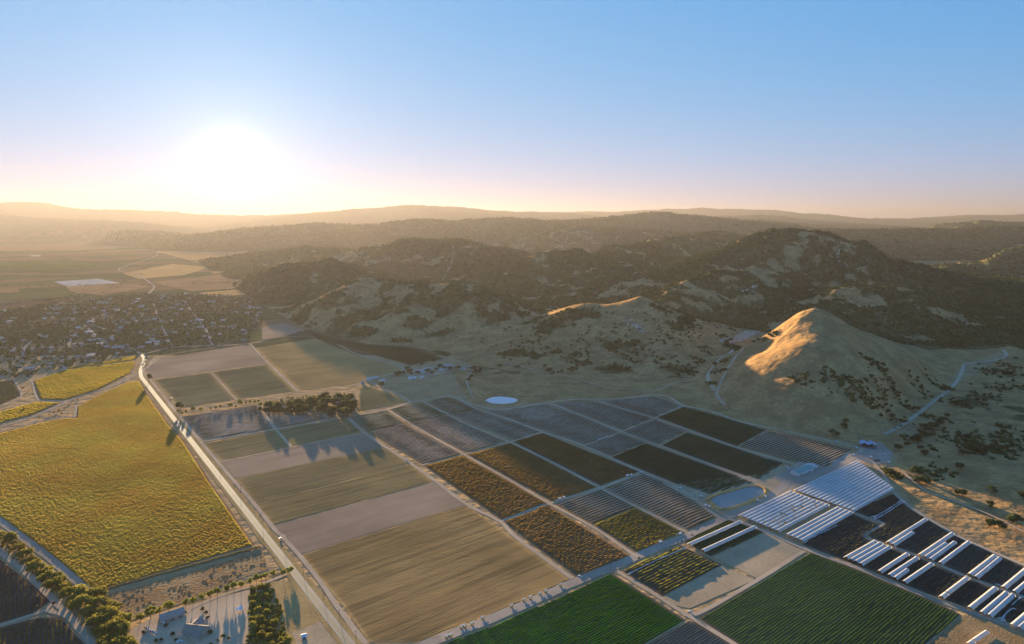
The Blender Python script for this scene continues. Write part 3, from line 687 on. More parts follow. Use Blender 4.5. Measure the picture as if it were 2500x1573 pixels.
ROADS = [
 ('road', [(345,921),(343,905),(349,890),(352,876),(341,862),(326,852),(305,846),(280,846)], 9.0, 'asphalt', .36, 'bend of the road running into the town'),
 ('road', [(337,914),(319,922),(279,941),(205,965),(157,984),(80,1019),(0,1043),(-90,1070)], 7.0, 'gravel', .35, 'country lane between the vineyards'),
 ('path', [(-60,1068),(0,1055),(93,1031),(170,1019),(182,1018),(186,990)], 4.5, 'dirt_road', .345, 'dirt track below the country lane'),
 ('path', [(157,982),(125,979),(95,977),(84,955),(79,935),(60,918),(40,905),(0,920)], 4.5, 'dirt_road', .345, 'dirt track round the olive vineyard'),
 ('path', [(95,977),(50,992),(0,1006),(-60,1022)], 4.0, 'dirt_road', .346, 'track at the left edge of the fields'),
 ('path', [(32,926),(45,945),(52,968),(30,982),(0,994)], 3.6, 'dirt_road', .346, 'track round the small yellow vineyard'),
 ('path', [(896,1573),(875,1550),(825,1484),(779,1417),(729,1354),(697,1320),(690,1308),(673,1296),(620,1230),(561,1163),(491,1080),(438,1016),(398,966),(372,934),(350,908),(366,892),(388,876)], 5.5, 'dirt_road', .345, 'dirt service track beside the straight road'),
 ('path', [(-120,1190),(0,1273),(106,1351),(165,1400),(222,1449)], 9.0, 'gravel', .345, 'wide gravel track beside the golden vineyard'),
 ('path', [(-120,1265),(0,1348),(70,1405),(128,1462),(165,1500),(215,1560),(260,1620)], 7.0, 'dirt_road', .345, 'riverside dirt track'),
 ('path', [(-60,1545),(0,1528),(60,1508),(110,1490),(132,1470)], 5.0, 'dirt_road', .345, 'track between the two lower vineyards'),
 ('path', [(110,1490),(150,1500),(172,1510)], 5.0, 'dirt_road', .347, 'short track fork by the lower vineyards'),
 ('path', [(700,1402),(655,1420),(560,1448),(475,1482),(455,1500),(452,1520),(430,1545)], 5.0, 'dirt_road', .347, 'pale farm drive along the row of round trees'),
 ('path', [(612,840),(640,872),(672,903),(728,957)], 5.5, 'dirt_road', .345, 'straight track down to the grove'),
 ('path', [(516,909),(577,977)], 3.5, 'dirt_road', .345, 'thin track between the green fields'),
 ('path', [(360,900),(388,872),(500,852),(612,838),(690,824),(769,823),(819,838),(859,860),(930,882),(985,900),(980,912)], 5.0, 'dirt_road', .346, 'track along the upper edge of the far fields'),
 ('path', [(990,902),(940,918),(900,929),(860,942)], 5.0, 'dirt_road', .345, 'track below the tan stubble field'),
 ('path', [(425,1009),(520,994),(633,983)], 4.0, 'dirt_road', .345, 'track under the row of small trees'),
 ('path', [(640,990),(645,1008),(672,1047),(711,1091)], 4.5, 'dirt_road', .345, 'track from the grove down the fields'),
 ('path', [(488,1080),(620,1057),(760,1034),(849,1018),(947,1000),(1005,982),(1050,975),(1093,967)], 6.0, 'dirt_road', .346, 'cross track above the grid of berry blocks'),
 ('path', [(1003,982),(965,960),(930,948),(905,930)], 5.0, 'dirt_road', .345, 'curving track up to the farm buildings'),
 ('path', [(800,1023),(781,1009),(720,1008),(650,1011)], 3.5, 'dirt_road', .347, 'track along the front of the grove'),
 ('path', [(537,1128),(620,1111),(750,1084),(888,1057)], 3.2, 'dirt_road', .345, 'narrow track across the green fields'),
 ('path', [(849,1018),(888,1056),(992,1125),(1059,1172),(1138,1231),(1221,1274),(1260,1312),(1397,1413)], 6.0, 'dirt_road', .347, 'long track, first along the grid of blocks'),
 ('path', [(947,1001),(1029,1051),(1133,1110),(1248,1175),(1341,1230),(1447,1287),(1546,1354),(1560,1363)], 5.0, 'dirt_road', .348, 'long track, second along the grid of blocks'),
 ('path', [(1035,981),(1120,1027),(1240,1078),(1350,1130),(1463,1191),(1546,1234),(1673,1299),(1690,1307)], 4.6, 'dirt_road', .349, 'long track, third along the grid of blocks'),
 ('path', [(1093,967),(1115,972),(1162,998),(1240,1023),(1322,1054),(1423,1088),(1567,1153),(1630,1177),(1692,1215),(1732,1247),(1772,1268)], 6.0, 'dirt_road', .350, 'long track, fourth along the grid of blocks'),
 ('path', [(1344,985),(1431,1019),(1516,1054),(1625,1093),(1798,1158),(1850,1176)], 5.0, 'dirt_road', .351, 'long track, fifth along the grid of blocks'),
 ('path', [(1461,979),(1530,1001),(1601,1022),(1718,1064),(1811,1096),(1921,1128),(1968,1143)], 5.0, 'dirt_road', .352, 'long track, sixth along the grid of blocks'),
 ('path', [(1115,972),(1162,990),(1225,1000),(1330,984),(1400,976),(1506,974),(1570,967),(1605,964),(1635,971),(1668,990),(1732,1003),(1798,1027),(1880,1045),(1940,1057),(2019,1075),(2086,1091),(2110,1100)], 7.0, 'dirt_road', .353, 'pale outer road curving round the grid'),
 ('path', [(1029,1136),(1133,1109),(1250,1078),(1325,1056)], 4.0, 'dirt_road', .343, 'cross track, first below the grove'),
 ('path', [(896,1055),(990,1033),(1099,1013),(1162,998)], 3.2, 'soil_brown', .342, 'thin brown cross track between striped blocks'),
 ('path', [(1423,1088),(1516,1055),(1597,1021),(1668,991)], 4.0, 'dirt_road', .344, 'cross track in the outer blocks'),
 ('path', [(1221,1274),(1341,1230),(1466,1192),(1567,1153)], 6.0, 'dirt_road', .341, 'cross track with white trailers'),
 ('path', [(980,1610),(1045,1572),(1240,1494),(1402,1422),(1506,1381),(1559,1357),(1692,1303),(1772,1264),(1850,1228),(1905,1195),(1938,1160),(1968,1145),(2020,1130),(2080,1108)], 13.0, 'gravel', .338, 'wide grey cross road past the reservoir'),
 ('path', [(1503,1393),(1560,1428),(1615,1462),(1676,1501),(1793,1573),(1900,1640)], 5.5, 'dirt_road', .347, 'narrow track between the two green fields'),
 ('path', [(1664,1490),(1700,1500),(1849,1417),(1962,1346)], 5.0, 'dirt_road', .348, 'track along the top of the big green field'),
 ('path', [(1775,1266),(1860,1294),(1966,1341),(2099,1390),(2259,1456),(2500,1541),(2640,1595)], 6.5, 'gravel', .349, 'service road below the tunnel rows'),
 ('path', [(1932,1204),(2081,1252),(2112,1262),(2152,1275),(2153,1284),(2112,1303),(2112,1312),(2126,1319),(2240,1358),(2365,1411),(2500,1459),(2640,1515)], 4.5, 'gravel', .350, 'crooked path between upper and lower tunnel rows'),
 ('path', [(2120,1118),(2150,1150),(2168,1180),(2182,1202),(2224,1239),(2300,1287),(2365,1322),(2500,1380),(2640,1440)], 6.0, 'dirt_road', .351, 'track along the top of the tunnel field'),
 ('path', [(1620,1180),(1680,1205),(1720,1195),(1800,1172),(1850,1160)], 5.0, 'dirt_road', .352, 'track round the upper side of the reservoir'),
]
for nm, pts, w, mt, z, lab in ROADS: road(nm, pts, w, M[mt], z, lab)
HILL_ROADS = [
 ([(2160,1062),(2216,1030),(2275,985),(2330,940),(2350,905),(2356,890),(2400,884),(2438,879),(2457,868),(2448,855)], 9.0, 'pale canyon road climbing beside the golden peak'),
 ([(1770,990),(1750,965),(1762,930),(1790,880),(1815,850)], 7.0, 'dirt road up the side valley left of the golden peak'),
 ([(1230,885),(1300,903),(1400,922),(1470,945),(1540,952),(1600,955),(1650,935),(1720,915)], 4.0, 'thin trail along the foot of the scarred hill'),
 ([(1155,975),(1143,945),(1140,925),(1155,905)], 4.0, 'farm track beside the white pond'),
 ([(2050,640),(2043,622),(2050,610)], 10.0, 'pale ridge road on the wooded hill'),
 ([(2072,655),(2056,640),(2046,625),(2052,612)], 9.0, 'winding ridge road down the wooded hill'),
 ([(1076,690),(1095,660),(1106,630),(1106,600)], 16.0, 'cleared strip straight up the dark ridge'),
 ([(2200,1150),(2260,1200),(2330,1225),(2420,1260),(2500,1300)], 4.0, 'faint trail over the oak slope'),
]
HILL_ROADS += [([(1845,808),(1815,822),(1780,832),(1765,838)], 34.0, 'pale dry creek bed behind the golden peak'), ([(1745,955),(1728,920),(1745,890),(1790,855)], 9.0, 'second track up the side valley')]
for pts, w, lab in HILL_ROADS: road('path', pts, w, M['dirt_road'], 1.0, lab, drape=True)
# far valley: farm tracks and pale fields
FARF = [
 ([(132,688),(238,681),(295,691),(165,700)], 'roof_pale', 'distant white greenhouse field on the plain'),
 ([(186,714),(218,711),(217,713.5),(190,716)], 'roof_pale', 'small white cover beside the distant greenhouse field'),
 ([(73,624.5),(99,624),(99,626),(74,626)], 'roof_pale', 'tiny white strip far out on the plain'),
 ([(300,668),(420,645),(520,652),(450,672),(340,682)], 'soil_tan', 'tan field on the distant plain'),
 ([(370,690),(560,668),(640,690),(640,700),(470,712)], 'soil_brown', 'brown field beyond the town'),
 ([(486,716),(645,702),(645,716),(520,726)], 'soil_tan', 'sunlit straw field at the far side of the town'),
 ([(0,735),(140,730),(60,742),(0,752)], 'soil_dark', 'dark field at the left edge of the plain'),
 ([(160,700),(300,692),(370,700),(250,722),(170,712)], 'soil_brown', 'brown field in front of the distant greenhouses'),
 ([(0,640),(170,632),(260,650),(120,662),(0,660)], 'crop_green', 'green field far out on the plain'),
 ([(0,600),(220,596),(340,604),(200,612),(0,614)], 'soil_brown', 'long brown field far out on the plain'),
 ([(640,800),(690,790),(745,806),(700,822),(640,832)], 'soil_grey', 'grey building ground at the foot of the hills'),
]
for i, (pts, mt, lab) in enumerate(FARF): sheet('field_soil', pts, M[mt], .5 + .1 * i, lab)
for pts, w, lab in [([(305,853),(240,825),(215,792),(260,765),(330,738),(375,705),(365,690),(330,670),(292,656),(380,625),(390,600)], 12, 'long road through the town to the plain'),
                    ([(160,905),(150,880),(165,850),(180,820),(215,792)], 9, 'town street beside the vineyard'),
                    ([(45,905),(55,880),(62,850),(80,830)], 9, 'town street at the left edge'),
                    ([(640,836),(590,842),(500,846),(420,850),(352,866)], 8, 'street along the town edge'),
                    ([(640,790),(520,800),(400,806),(300,812),(215,792)], 8, 'street across the middle of the town'),
                    ([(420,850),(400,806),(385,770),(372,735)], 8, 'street from the town edge to the plain'),
                    ([(520,846),(500,802),(470,765),(450,735)], 8, 'street on the hill side of the town'),
                    ([(0,850),(62,850),(160,850),(240,838),(305,848)], 8, 'street at the vineyard side of the town'),
                    ([(0,800),(90,795),(180,790),(260,768)], 8, 'street at the left end of the town')]:
    road('road', pts, w, M['gravel'], 1.7, lab)
# farmyards
for pts, mt, z, lab in [
 ([(300,1573),(322,1535),(392,1496),(640,1432),(655,1425),(628,1470),(600,1573),(590,1640),(270,1640)], 'yard_pale', .26, 'gravel yard round the farmhouse'),
 ([(448,1560),(470,1500),(505,1480),(640,1437),(612,1573)], 'yard_pale', .30, 'bare paddock beside the farmhouse'),
 ([(712,1546),(782,1519),(822,1573),(735,1600)], 'soil_pale', .28, 'bare pad beside the straight road'),
 ([(660,1420),(712,1420),(785,1517),(830,1573),(850,1640),(690,1640),(680,1573)], 'dry_grass', .24, 'dry grass field beside the straight road'),
 ([(1625,1190),(1700,1172),(1850,1160),(1880,1140),(1960,1140),(2010,1150),(1935,1196),(1800,1258),(1762,1258),(1700,1225)], 'soil_pale', .22, 'pale ground round the reservoir'),
 ([(1890,1165),(1950,1128),(2020,1140),(2090,1105),(2105,1085),(2150,1080),(2180,1105),(2172,1130),(2135,1135),(2090,1122),(1985,1175),(1930,1195)], 'gravel', .24, 'dark gravel work yard by the blue barns'),
 ([(1005,905),(1080,890),(1125,897),(1100,908),(1010,928),(992,918)], 'soil_pale', .2, 'farmyard of the white farm buildings'),
]: sheet('yard', pts, M[mt], z, lab)
# ------------------------------------------------------------------ ponds
def pond(name, label, pts, water, rim_w, rim_mat, rim_label, zr):
    c = np.mean([G(*p) for p in pts], 0)
    L = smooth_line([G(*p) for p in pts + pts[:1]], 8)[:-1]; n = len(L)
    d = L - c; d /= np.linalg.norm(d, axis=1)[:, None]
    prof = [(-1.0, .45), (0, zr), (rim_w * .35, zr + .02), (rim_w, .05)]
    V = [(*(L[i] + d[i] * o), z) for o, z in prof for i in range(n)]
    Fq = [(k * n + i, k * n + (i + 1) % n, (k + 1) * n + (i + 1) % n, (k + 1) * n + i) for k in range(3) for i in range(n)]
    o = MB().add(V, Fq).build('pond_bank', rim_mat); tag(o, rim_label, kind='structure')
    o.data.flip_normals() if o.data.polygons[n].normal.z < 0 else None
    w = MB().add([(*(L[i] - d[i] * .6), .62) for i in range(n)], [tuple(range(n))]).build(name, M[water]); tag(w, label, kind='structure')
    if w.data.polygons[0].normal.z < 0: w.data.flip_normals()
pond('water', 'grey green reservoir with rounded corners beside the tunnels', [(1733,1222),(1748,1212),(1790,1200),(1830,1189),(1850,1190),(1866,1198),(1862,1210),(1840,1219),(1800,1236),(1768,1243),(1750,1238)], 'water', 9.0, M['soil_tan'], 'pale earth bank round the reservoir', 2.0)
pond('water', 'small bright pond shining white below the hills', [(1183,979),(1195,972),(1212,969),(1240,970),(1264,976),(1255,985),(1225,988),(1200,986)], 'water_pale', 7.0, M['soil_tan'], 'earth bank round the bright pond', 1.6)
sheet('water', [(1236,897),(1243,894),(1250,896),(1244,900)], M['water_pale'], .9, 'tiny bright tank on the far slope')

# ------------------------------------------------------------------ high tunnels
def tunnel(p, q, width, label, group, torn=0.0, seed=0, zb=.12):
    """one plastic covered arch tunnel from ground point p to q"""
    p, q = np.array(p), np.array(q); L = float(np.linalg.norm(q - p)); r = random.Random(seed)
    root = empty('high_tunnel', (p[0], p[1], zb), math.atan2(q[1] - p[1], q[0] - p[0]))
    tag(root, label, 'tunnel', group)
    bay = 2.4; nb = max(3, int(L / bay)); bay = L / nb; na = 10; hw = width * .5 * .97; hh = width * .44; leg = 1.1
    def ring(x, k, drop=0.0):
        return [(x, -hw * math.cos(math.pi * i / na) * k, leg + hh * math.sin(math.pi * i / na) * k - drop) for i in range(na + 1)]
    V, Fq = [], []
    rows = []
    for b in range(nb * 2 + 1):
        mid = b % 2
        rows.append(ring(b * bay / 2, .965 if mid else 1.0, .05 * r.random()))
    for b, rg in enumerate(rows):
        V += rg
    for b in range(len(rows) - 1):
        if torn and r.random() < torn: continue
        for i in range(na):
            Fq.append((b * (na + 1) + i, (b + 1) * (na + 1) + i, (b + 1) * (na + 1) + i + 1, b * (na + 1) + i + 1))
    MB().add(V, Fq).build('cover', M['tunnel_plastic'], root, True)
    for x in (0.03, L - .03):
        h = MB(); pr = [(x, -hw * .985, 0)] + [(x, y * .985, z * .99) for _, y, z in ring(x, 1)] + [(x, hw * .985, 0)]
        for a, b2 in zip(pr[:-1], pr[1:]): h.tube(a, b2, .06, .06, 4)
        h.build('hoop', M['dark_gear'], root)
    for s in (-1, 1):
        lg = MB(); lg.box(0.1, L - .1, s * hw * .97 - .05, s * hw * .97 + .05, leg - .12, leg + .02)
        for b in range(0, nb + 1, 2): lg.box(min(b * bay, L - .2) + .05, min(b * bay, L - .2) + .15, s * hw * .97 - .05, s * hw * .97 + .05, 0, leg - .12)
        lg.build('leg_row', M['dark_gear'], root)
    return root
ORD = ['first','second','third','fourth','fifth','sixth','seventh','eighth','ninth','tenth','eleventh','twelfth','thirteenth','fourteenth','fifteenth','sixteenth','seventeenth','eighteenth']
def ab_(a, b): return (K * (a * D2[0] + b * D1[0]), K * (a * D2[1] + b * D1[1]))
def lerp(a, b, t): return a + (b - a) * t
TW_ = 1.78 * K
for k in range(15):
    b = 138.6 - 1.78 * k
    tunnel(ab_(263.0, b), ab_(lerp(322, 301, k / 14), b), TW_, f'white tunnel, {ORD[k]} from the packing shed side in the upper solid block', 'tunnels of the upper solid block', seed=k)
for k in range(10):
    b = 139.0 - 1.80 * k
    tunnel(ab_(221.8, b), ab_(261.0, b), TW_, f'white tunnel, {ORD[k]} from the reservoir side in the lower solid block', 'tunnels of the lower solid block', torn=.10 if 5 <= k <= 8 else 0, seed=20 + k)
for k in range(4):
    b = 118.6 - 1.78 * k
    tunnel(ab_(222.0, b), ab_(261.8, b), TW_, f'white tunnel, {ORD[k]} after the open gap in the lower block', 'four tunnels after the gap', seed=40 + k)
c2 = lambda x, y: G(1860 + x * .2658, 1173 + y * .2658, 1.8)
SINGLE = [((770,715),(1045,560),'longest cream tunnel of the tight group of four'),((818,735),(1092,577),'second tunnel of the tight group of four'),((860,752),(1118,605),'third tunnel of the tight group of four'),((905,775),(1172,612),'last tunnel of the tight group of four'),
 ((1078,845),(1335,677),'lone cream tunnel just after the tight group of four'),((1168,880),(1425,712),'long tunnel with a short one leaning along it'),((1218,905),(1335,822),'shortest tunnel of the lower row'),((1305,940),(1560,768),'lone white tunnel past the shortest one'),
 ((1645,1080),(1890,893),'lone tunnel with a dark hole near its top end'),((1908,1180),(2145,990),'lone cream tunnel before the last pair'),((2018,1225),(2245,1032),'first tunnel of the last complete pair'),((2085,1250),(2305,1052),'second tunnel of the last complete pair'),
 ((2300,1340),(2470,1195),'tunnel cut by the right edge, lower row'),((2360,1362),(2520,1225),'last tunnel of the lower row at the picture edge'),
 ((1158,578),(1505,360),'longest blue white tunnel of the upper row'),((1200,598),(1385,480),'short tunnel beside the longest one of the upper row'),
 ((1448,695),(1750,490),'long first tunnel of the upper group of three'),((1498,712),(1690,580),'short middle tunnel of the upper group of three'),((1545,732),(1770,570),'last tunnel of the upper group of three'),((1635,767),(1900,568),'lone blue white tunnel of the upper row'),
 ((1908,872),(2140,693),'first tunnel of the upper pair'),((1962,897),(2185,714),'second tunnel of the upper pair'),((2218,992),(2460,792),'long tunnel of the upper row near the right edge'),((2318,1032),(2500,880),'tunnel of the upper row cut by the right edge')]
for k, (a, b, lab) in enumerate(SINGLE): tunnel(c2(*a), c2(*b), TW_, lab, 'single tunnels in the cane field', torn=.04 if k == 8 else 0, seed=60 + k)
c3 = lambda x, y: G(1240 + x * .2658, 1173 + y * .2658, 1.8)
tunnel(c3(1662,590), c3(2140,378), TW_, 'cream single tunnel nearest the reservoir, upper of two', 'two tunnels on green rows', seed=90)
tunnel(c3(1788,650), c3(2270,428), TW_, 'white single tunnel on green rows, lower of two', 'two tunnels on green rows', seed=91)
tunnel(c2(1890,1510), c2(2068,1390), 5.0, 'white tunnel on the sandy corner with dark vents', 'tunnel on sand', torn=.05, seed=92)
def loose_sheet(px, label, seed):
    r = random.Random(seed); P = smooth_line([G(*p) for p in px], 6)
    V, Fq = strip_mesh(P, 1.6, .9, False, .35)
    V = np.asarray(V); V[:, 2] += np.array([r.uniform(-.25, .5) for _ in V])
    n = len(P); mid = P
    T = np.vstack([V[:n], np.column_stack([mid, np.full(n, 1.7) + np.array([r.uniform(-.2, .3) for _ in range(n)])]), V[n:]])
    Fq = [(k * n + i, (k + 1) * n + i, (k + 1) * n + i + 1, k * n + i + 1) for k in range(2) for i in range(n - 1)]
    tag(MB().add(T.tolist(), Fq).build('plastic_sheet', M['tunnel_plastic'], None, True), label, 'plastic sheet', 'loose plastic off the tunnels')
q = lambda x, y: (1860 + x * .2658, 1173 + y * .2658)
loose_sheet([q(1000,345),q(1040,335),q(1045,360),q(1150,300),q(1290,210),q(1330,215),q(1280,185)], 'loose white plastic rope stretched across dark rows', 1)
loose_sheet([q(1025,350),q(1150,275),q(1280,190)], 'thin loose plastic line beside the plastic rope', 2)
loose_sheet([q(2140,960),q(2180,970),q(2200,980)], 'crumpled plastic at the foot of an upper tunnel', 3)
loose_sheet([q(2165,1280),q(2200,1270),q(2235,1295),q(2200,1285),q(2290,1190),q(2335,1195)], 'crumpled plastic loop in the lower row', 4)
loose_sheet([q(390,580),q(500,515),q(690,420)], 'thin pale plastic line beside the four tunnels', 5)
loose_sheet([q(2290,1160),q(2380,1080),q(2430,1085)], 'open plastic frame at the right edge', 6)
loose_sheet([(1240+1100*.2658,1173+870*.2658),(1240+1380*.2658,1173+735*.2658),(1240+1640*.2658,1173+622*.2658)], 'long cream plastic strip across the striped row crop', 7)
loose_sheet([(1458,1076),(1470,1072),(1484,1066)], 'blue white plastic sheet on the cross track', 8)

# ------------------------------------------------------------------ trees
def crown_mesh(name, seed, blobs, rx, rz, mat, leaf, nleaf, sub=1, core=1.0):
    """uneven crown: lumpy masses spread through the volume plus many loose leaf faces"""
    r = np.random.default_rng(seed)
    import bmesh
    V, Fq = [], []
    bm = bmesh.new(); bmesh.ops.create_icosphere(bm, subdivisions=sub, radius=1.0)
    bm.verts.ensure_lookup_table()
    iv = np.array([v.co[:] for v in bm.verts]); jf = [[v.index for v in f.verts] for f in bm.faces]; bm.free()
    cen = []
    for k in range(blobs):
        if blobs == 1: c = np.array([0, 0, 0.0]); s = 1.0
        else:
            th = r.uniform(0, 2 * np.pi); ph = r.uniform(-.55, 1.0); q_ = r.uniform(.35, .72)
            c = np.array([math.cos(th) * rx * q_ * math.sqrt(max(0, 1 - ph * ph * .6)), math.sin(th) * rx * q_ * math.sqrt(max(0, 1 - ph * ph * .6)), ph * rz * .62]); s = r.uniform(.38, .58)
        cen.append((c, s))
        base = len(V)
        w = iv * np.array([rx, rx, rz]) * s * core * (1 + .30 * r.uniform(-1, 1, (len(iv), 1))) + c
        V += w.tolist(); Fq += [tuple(i + base for i in f) for f in jf]
    for k in range(nleaf):
        c, s = cen[r.integers(len(cen))]
        d = r.normal(size=3); d /= np.linalg.norm(d); d[2] = abs(d[2]) * .9 - .25
        p = c + d * np.array([rx, rx, rz]) * s * r.uniform(.95 - .35 * (core < 1), 1.28)
        a = r.normal(size=3); a /= np.linalg.norm(a); b = np.cross(a, d); b /= max(np.linalg.norm(b), 1e-6)
        sz = leaf * r.uniform(.6, 1.3); base = len(V)
        V += [(p - a * sz).tolist(), (p + b * sz * .7).tolist(), (p + a * sz).tolist(), (p - b * sz * .7).tolist()]
        Fq.append((base, base + 1, base + 2, base + 3))
    me = bpy.data.meshes.new(name); me.from_pydata(V, [], Fq); me.update(); me.materials.append(mat)
    return me
def trunk_mesh(name, h, r0, limbs, seed, spread):
    r = random.Random(seed); m = MB()
    m.tube((0, 0, -.4), (r.uniform(-.1, .1) * h * .2, 0, h), r0, r0 * .55, 7)
    for k in range(limbs):
        a = 2 * math.pi * k / limbs + r.uniform(-.4, .4)
        m.tube((0, 0, h * r.uniform(.7, .95)), (math.cos(a) * spread, math.sin(a) * spread, h + spread * r.uniform(.6, 1.3)), r0 * .5, r0 * .18, 5)
    me = bpy.data.meshes.new(name); me.from_pydata(m.v, [], m.f); me.update(); me.materials.append(M['bark'])
    return me
def tree_kind(crowns, trunk, zc):
    return dict(crowns=crowns, trunk=trunk, zc=zc)
KINDS = dict(   # all about 10 m tall at scale 1
    round=tree_kind([crown_mesh('crown_round', s, 9, 4.2, 3.9, M['leaf_round'], .42, 620, core=.68) for s in (1, 2, 3)], trunk_mesh('trunk_round', 3.2, .32, 5, 1, 2.0), 5.9),
    oak=tree_kind([crown_mesh('crown_oak', s, 11, 6.0, 3.6, M['leaf_oak'], .5, 560, core=.72) for s in (4, 5, 6)], trunk_mesh('trunk_oak', 2.6, .5, 6, 2, 3.2), 4.7),
    tall=tree_kind([crown_mesh('crown_tall', s, 10, 2.9, 4.4, M['leaf_grove'], .42, 620, core=.65) for s in (7, 8, 9)], trunk_mesh('trunk_tall', 5.0, .3, 5, 3, 1.7), 5.8),
    river=tree_kind([crown_mesh('crown_river', s, 10, 4.4, 4.0, M['leaf_river'], .45, 640, core=.66) for s in (10, 11, 12)], trunk_mesh('trunk_river', 3.0, .3, 5, 4, 2.2), 5.4),
    shrub=tree_kind([crown_mesh('crown_shrub', s, 7, 5.0, 4.0, M['leaf_river'], .5, 320, core=.7) for s in (13, 14)], trunk_mesh('trunk_shrub', 2.0, .25, 5, 5, 2.0), 3.4),
    oakshrub=tree_kind([crown_mesh('crown_shrub', s, 8, 5.0, 3.6, M['leaf_oak'], .5, 320, core=.7) for s in (15, 16)], trunk_mesh('trunk_shrub', 2.0, .25, 5, 5, 2.0), 3.2),
)
TR = random.Random(11)
NTREE = [0]
def tree(kind, name, label, loc, h, group, wide=1.0):
    k = KINDS[kind]; s = h / 10.0
    root = empty(name, loc, TR.uniform(0, 6.28), (s * wide * TR.uniform(.9, 1.1), s * wide * TR.uniform(.9, 1.1), s))
    tag(root, label, 'shrub' if 'shrub' in name else 'tree', group)
    t = bpy.data.objects.new('trunk', k['trunk']); COL.objects.link(t); t.parent = root
    c = bpy.data.objects.new('crown', TR.choice(k['crowns'])); COL.objects.link(c); c.parent = root; c.location = (0, 0, k['zc'])
    NTREE[0] += 1
    return root
def on(x, y): X, Y = G(x, y); return (X, Y, 0.0)
cC = lambda x, y: on(x * .2658, 1173 + y * .2658)
# row along the farm drive
for i, (x, y) in enumerate([(1175,1330),(1290,1300),(1385,1262),(1465,1240),(1550,1212),(1705,1168),(1775,1138),(1855,1115),(1935,1086),(2000,1062),(2085,1038),(2150,1014),(2215,995),(2295,966),(2355,944),(2405,922),(2440,912),(2510,890),(2600,885),(2665,862)]):
    lab = {0: 'large dark round tree at the lower end of the drive row', 4: 'biggest round tree in the row beside the long barn', 19: 'round tree of the drive row closest to the straight road'}.get(i, 'round clipped tree in the row along the farm drive')
    tree('round', 'round_tree', lab, cC(x, y), 13.0 if i in (0, 2, 4) else TR.uniform(8.5, 10.5), 'round trees along the farm drive')
# riverside belt
RIV = [(-60,480),(20,520),(60,575),(110,560),(140,610),(185,650),(210,700),(255,690),(290,760),(330,800),(300,830),(370,820),(400,870),(450,880),(430,930),(480,960),(530,930),(570,940),(500,1000),(560,1040),(610,1000),(640,1080),(690,1060),(730,1110),(760,1060),(660,1150),(810,1090),(880,1080),(920,1075),(850,1150),(780,1170),(720,1200),(870,1220),(930,1180),(990,1200),(1050,1200),(820,1260),(900,1290),(960,1260),(1040,1270),(880,1350),(960,1340),(1020,1330),(1090,1330),(930,1400),(1000,1420),(1060,1400),(1120,1420),(960,1470),(1040,1480),(1110,1490),(1150,1540),(1060,1560),(980,1540),(1190,1590),(1000,1600)]
for i, (x, y) in enumerate(RIV):
    tree('river', 'riverside_tree', 'golden green tree ' + ('at the narrow upper end of the riverside belt' if y < 800 else 'in the middle of the riverside belt' if y < 1100 else 'in the broad lower part of the riverside belt'), cC(x, y + 25), TR.uniform(11, 18), 'trees of the riverside belt', 1.25)
# dense clump right of the farmyard
for x, y in [(2330,1020),(2390,1010),(2300,1090),(2360,1080),(2420,1080),(2320,1160),(2390,1150),(2450,1160),(2300,1230),(2370,1220),(2440,1230),(2310,1300),(2380,1300),(2450,1310),(2330,1370),(2400,1380),(2480,1380),(2520,1330),(2310,1440),(2390,1450),(2470,1450),(2540,1430),(2570,1480),(2350,1510),(2430,1520),(2510,1520),(2590,1540),(2640,1500)]:
    tree('river', 'yard_tree', 'bushy tree ' + ('at the drive end of the clump beside the farmyard' if y < 1200 else 'in the middle of the clump beside the farmyard' if y < 1400 else 'at the lower end of the clump beside the farmyard'), cC(x, y + 20), TR.uniform(6.5, 11), 'trees of the clump beside the farmyard', 1.2)
# garden shrubs of the farmhouse
for x, y in [(1320,1400),(1440,1480),(1590,1420),(1620,1460),(1830,1330),(1870,1345),(1900,1380),(1930,1400),(1850,1300),(1820,1280),(1860,1180),(1890,1220),(1910,1260),(1700,1220),(1480,1470),(1530,1330),(2050,1440),(2000,1470),(2100,1450),(1940,1500)]:
    tree('oakshrub', 'garden_shrub', 'dark shrub in the farmhouse garden', cC(x, y + 12), TR.uniform(3.5, 6.5), 'shrubs round the farmhouse')
# tall grove in the fields
c6 = lambda x, y: on(620 + x * .2658, 780 + y * .2658)
for i in range(72):
    x = TR.uniform(60, 920); y0 = lerp(860, 760, max(0, x - 250) / 700 if x > 250 else 0); y = TR.uniform(y0 - 40, y0 + 90) if x < 640 else TR.uniform(y0 - 60, y0 + 130)
    big = x > 480 or TR.random() < .25
    tree('tall', 'grove_tree', ('tallest ' if big and x > 700 else 'tall ' if big else 'lower ') + 'shaggy tree ' + ('at the road end of the field grove' if x < 350 else 'in the middle of the field grove' if x < 640 else 'at the farm end of the field grove'), c6(x, min(y, 872 if x < 640 else 910)), TR.uniform(15, 25) if big else TR.uniform(9, 16), 'trees of the tall grove', 1.65)
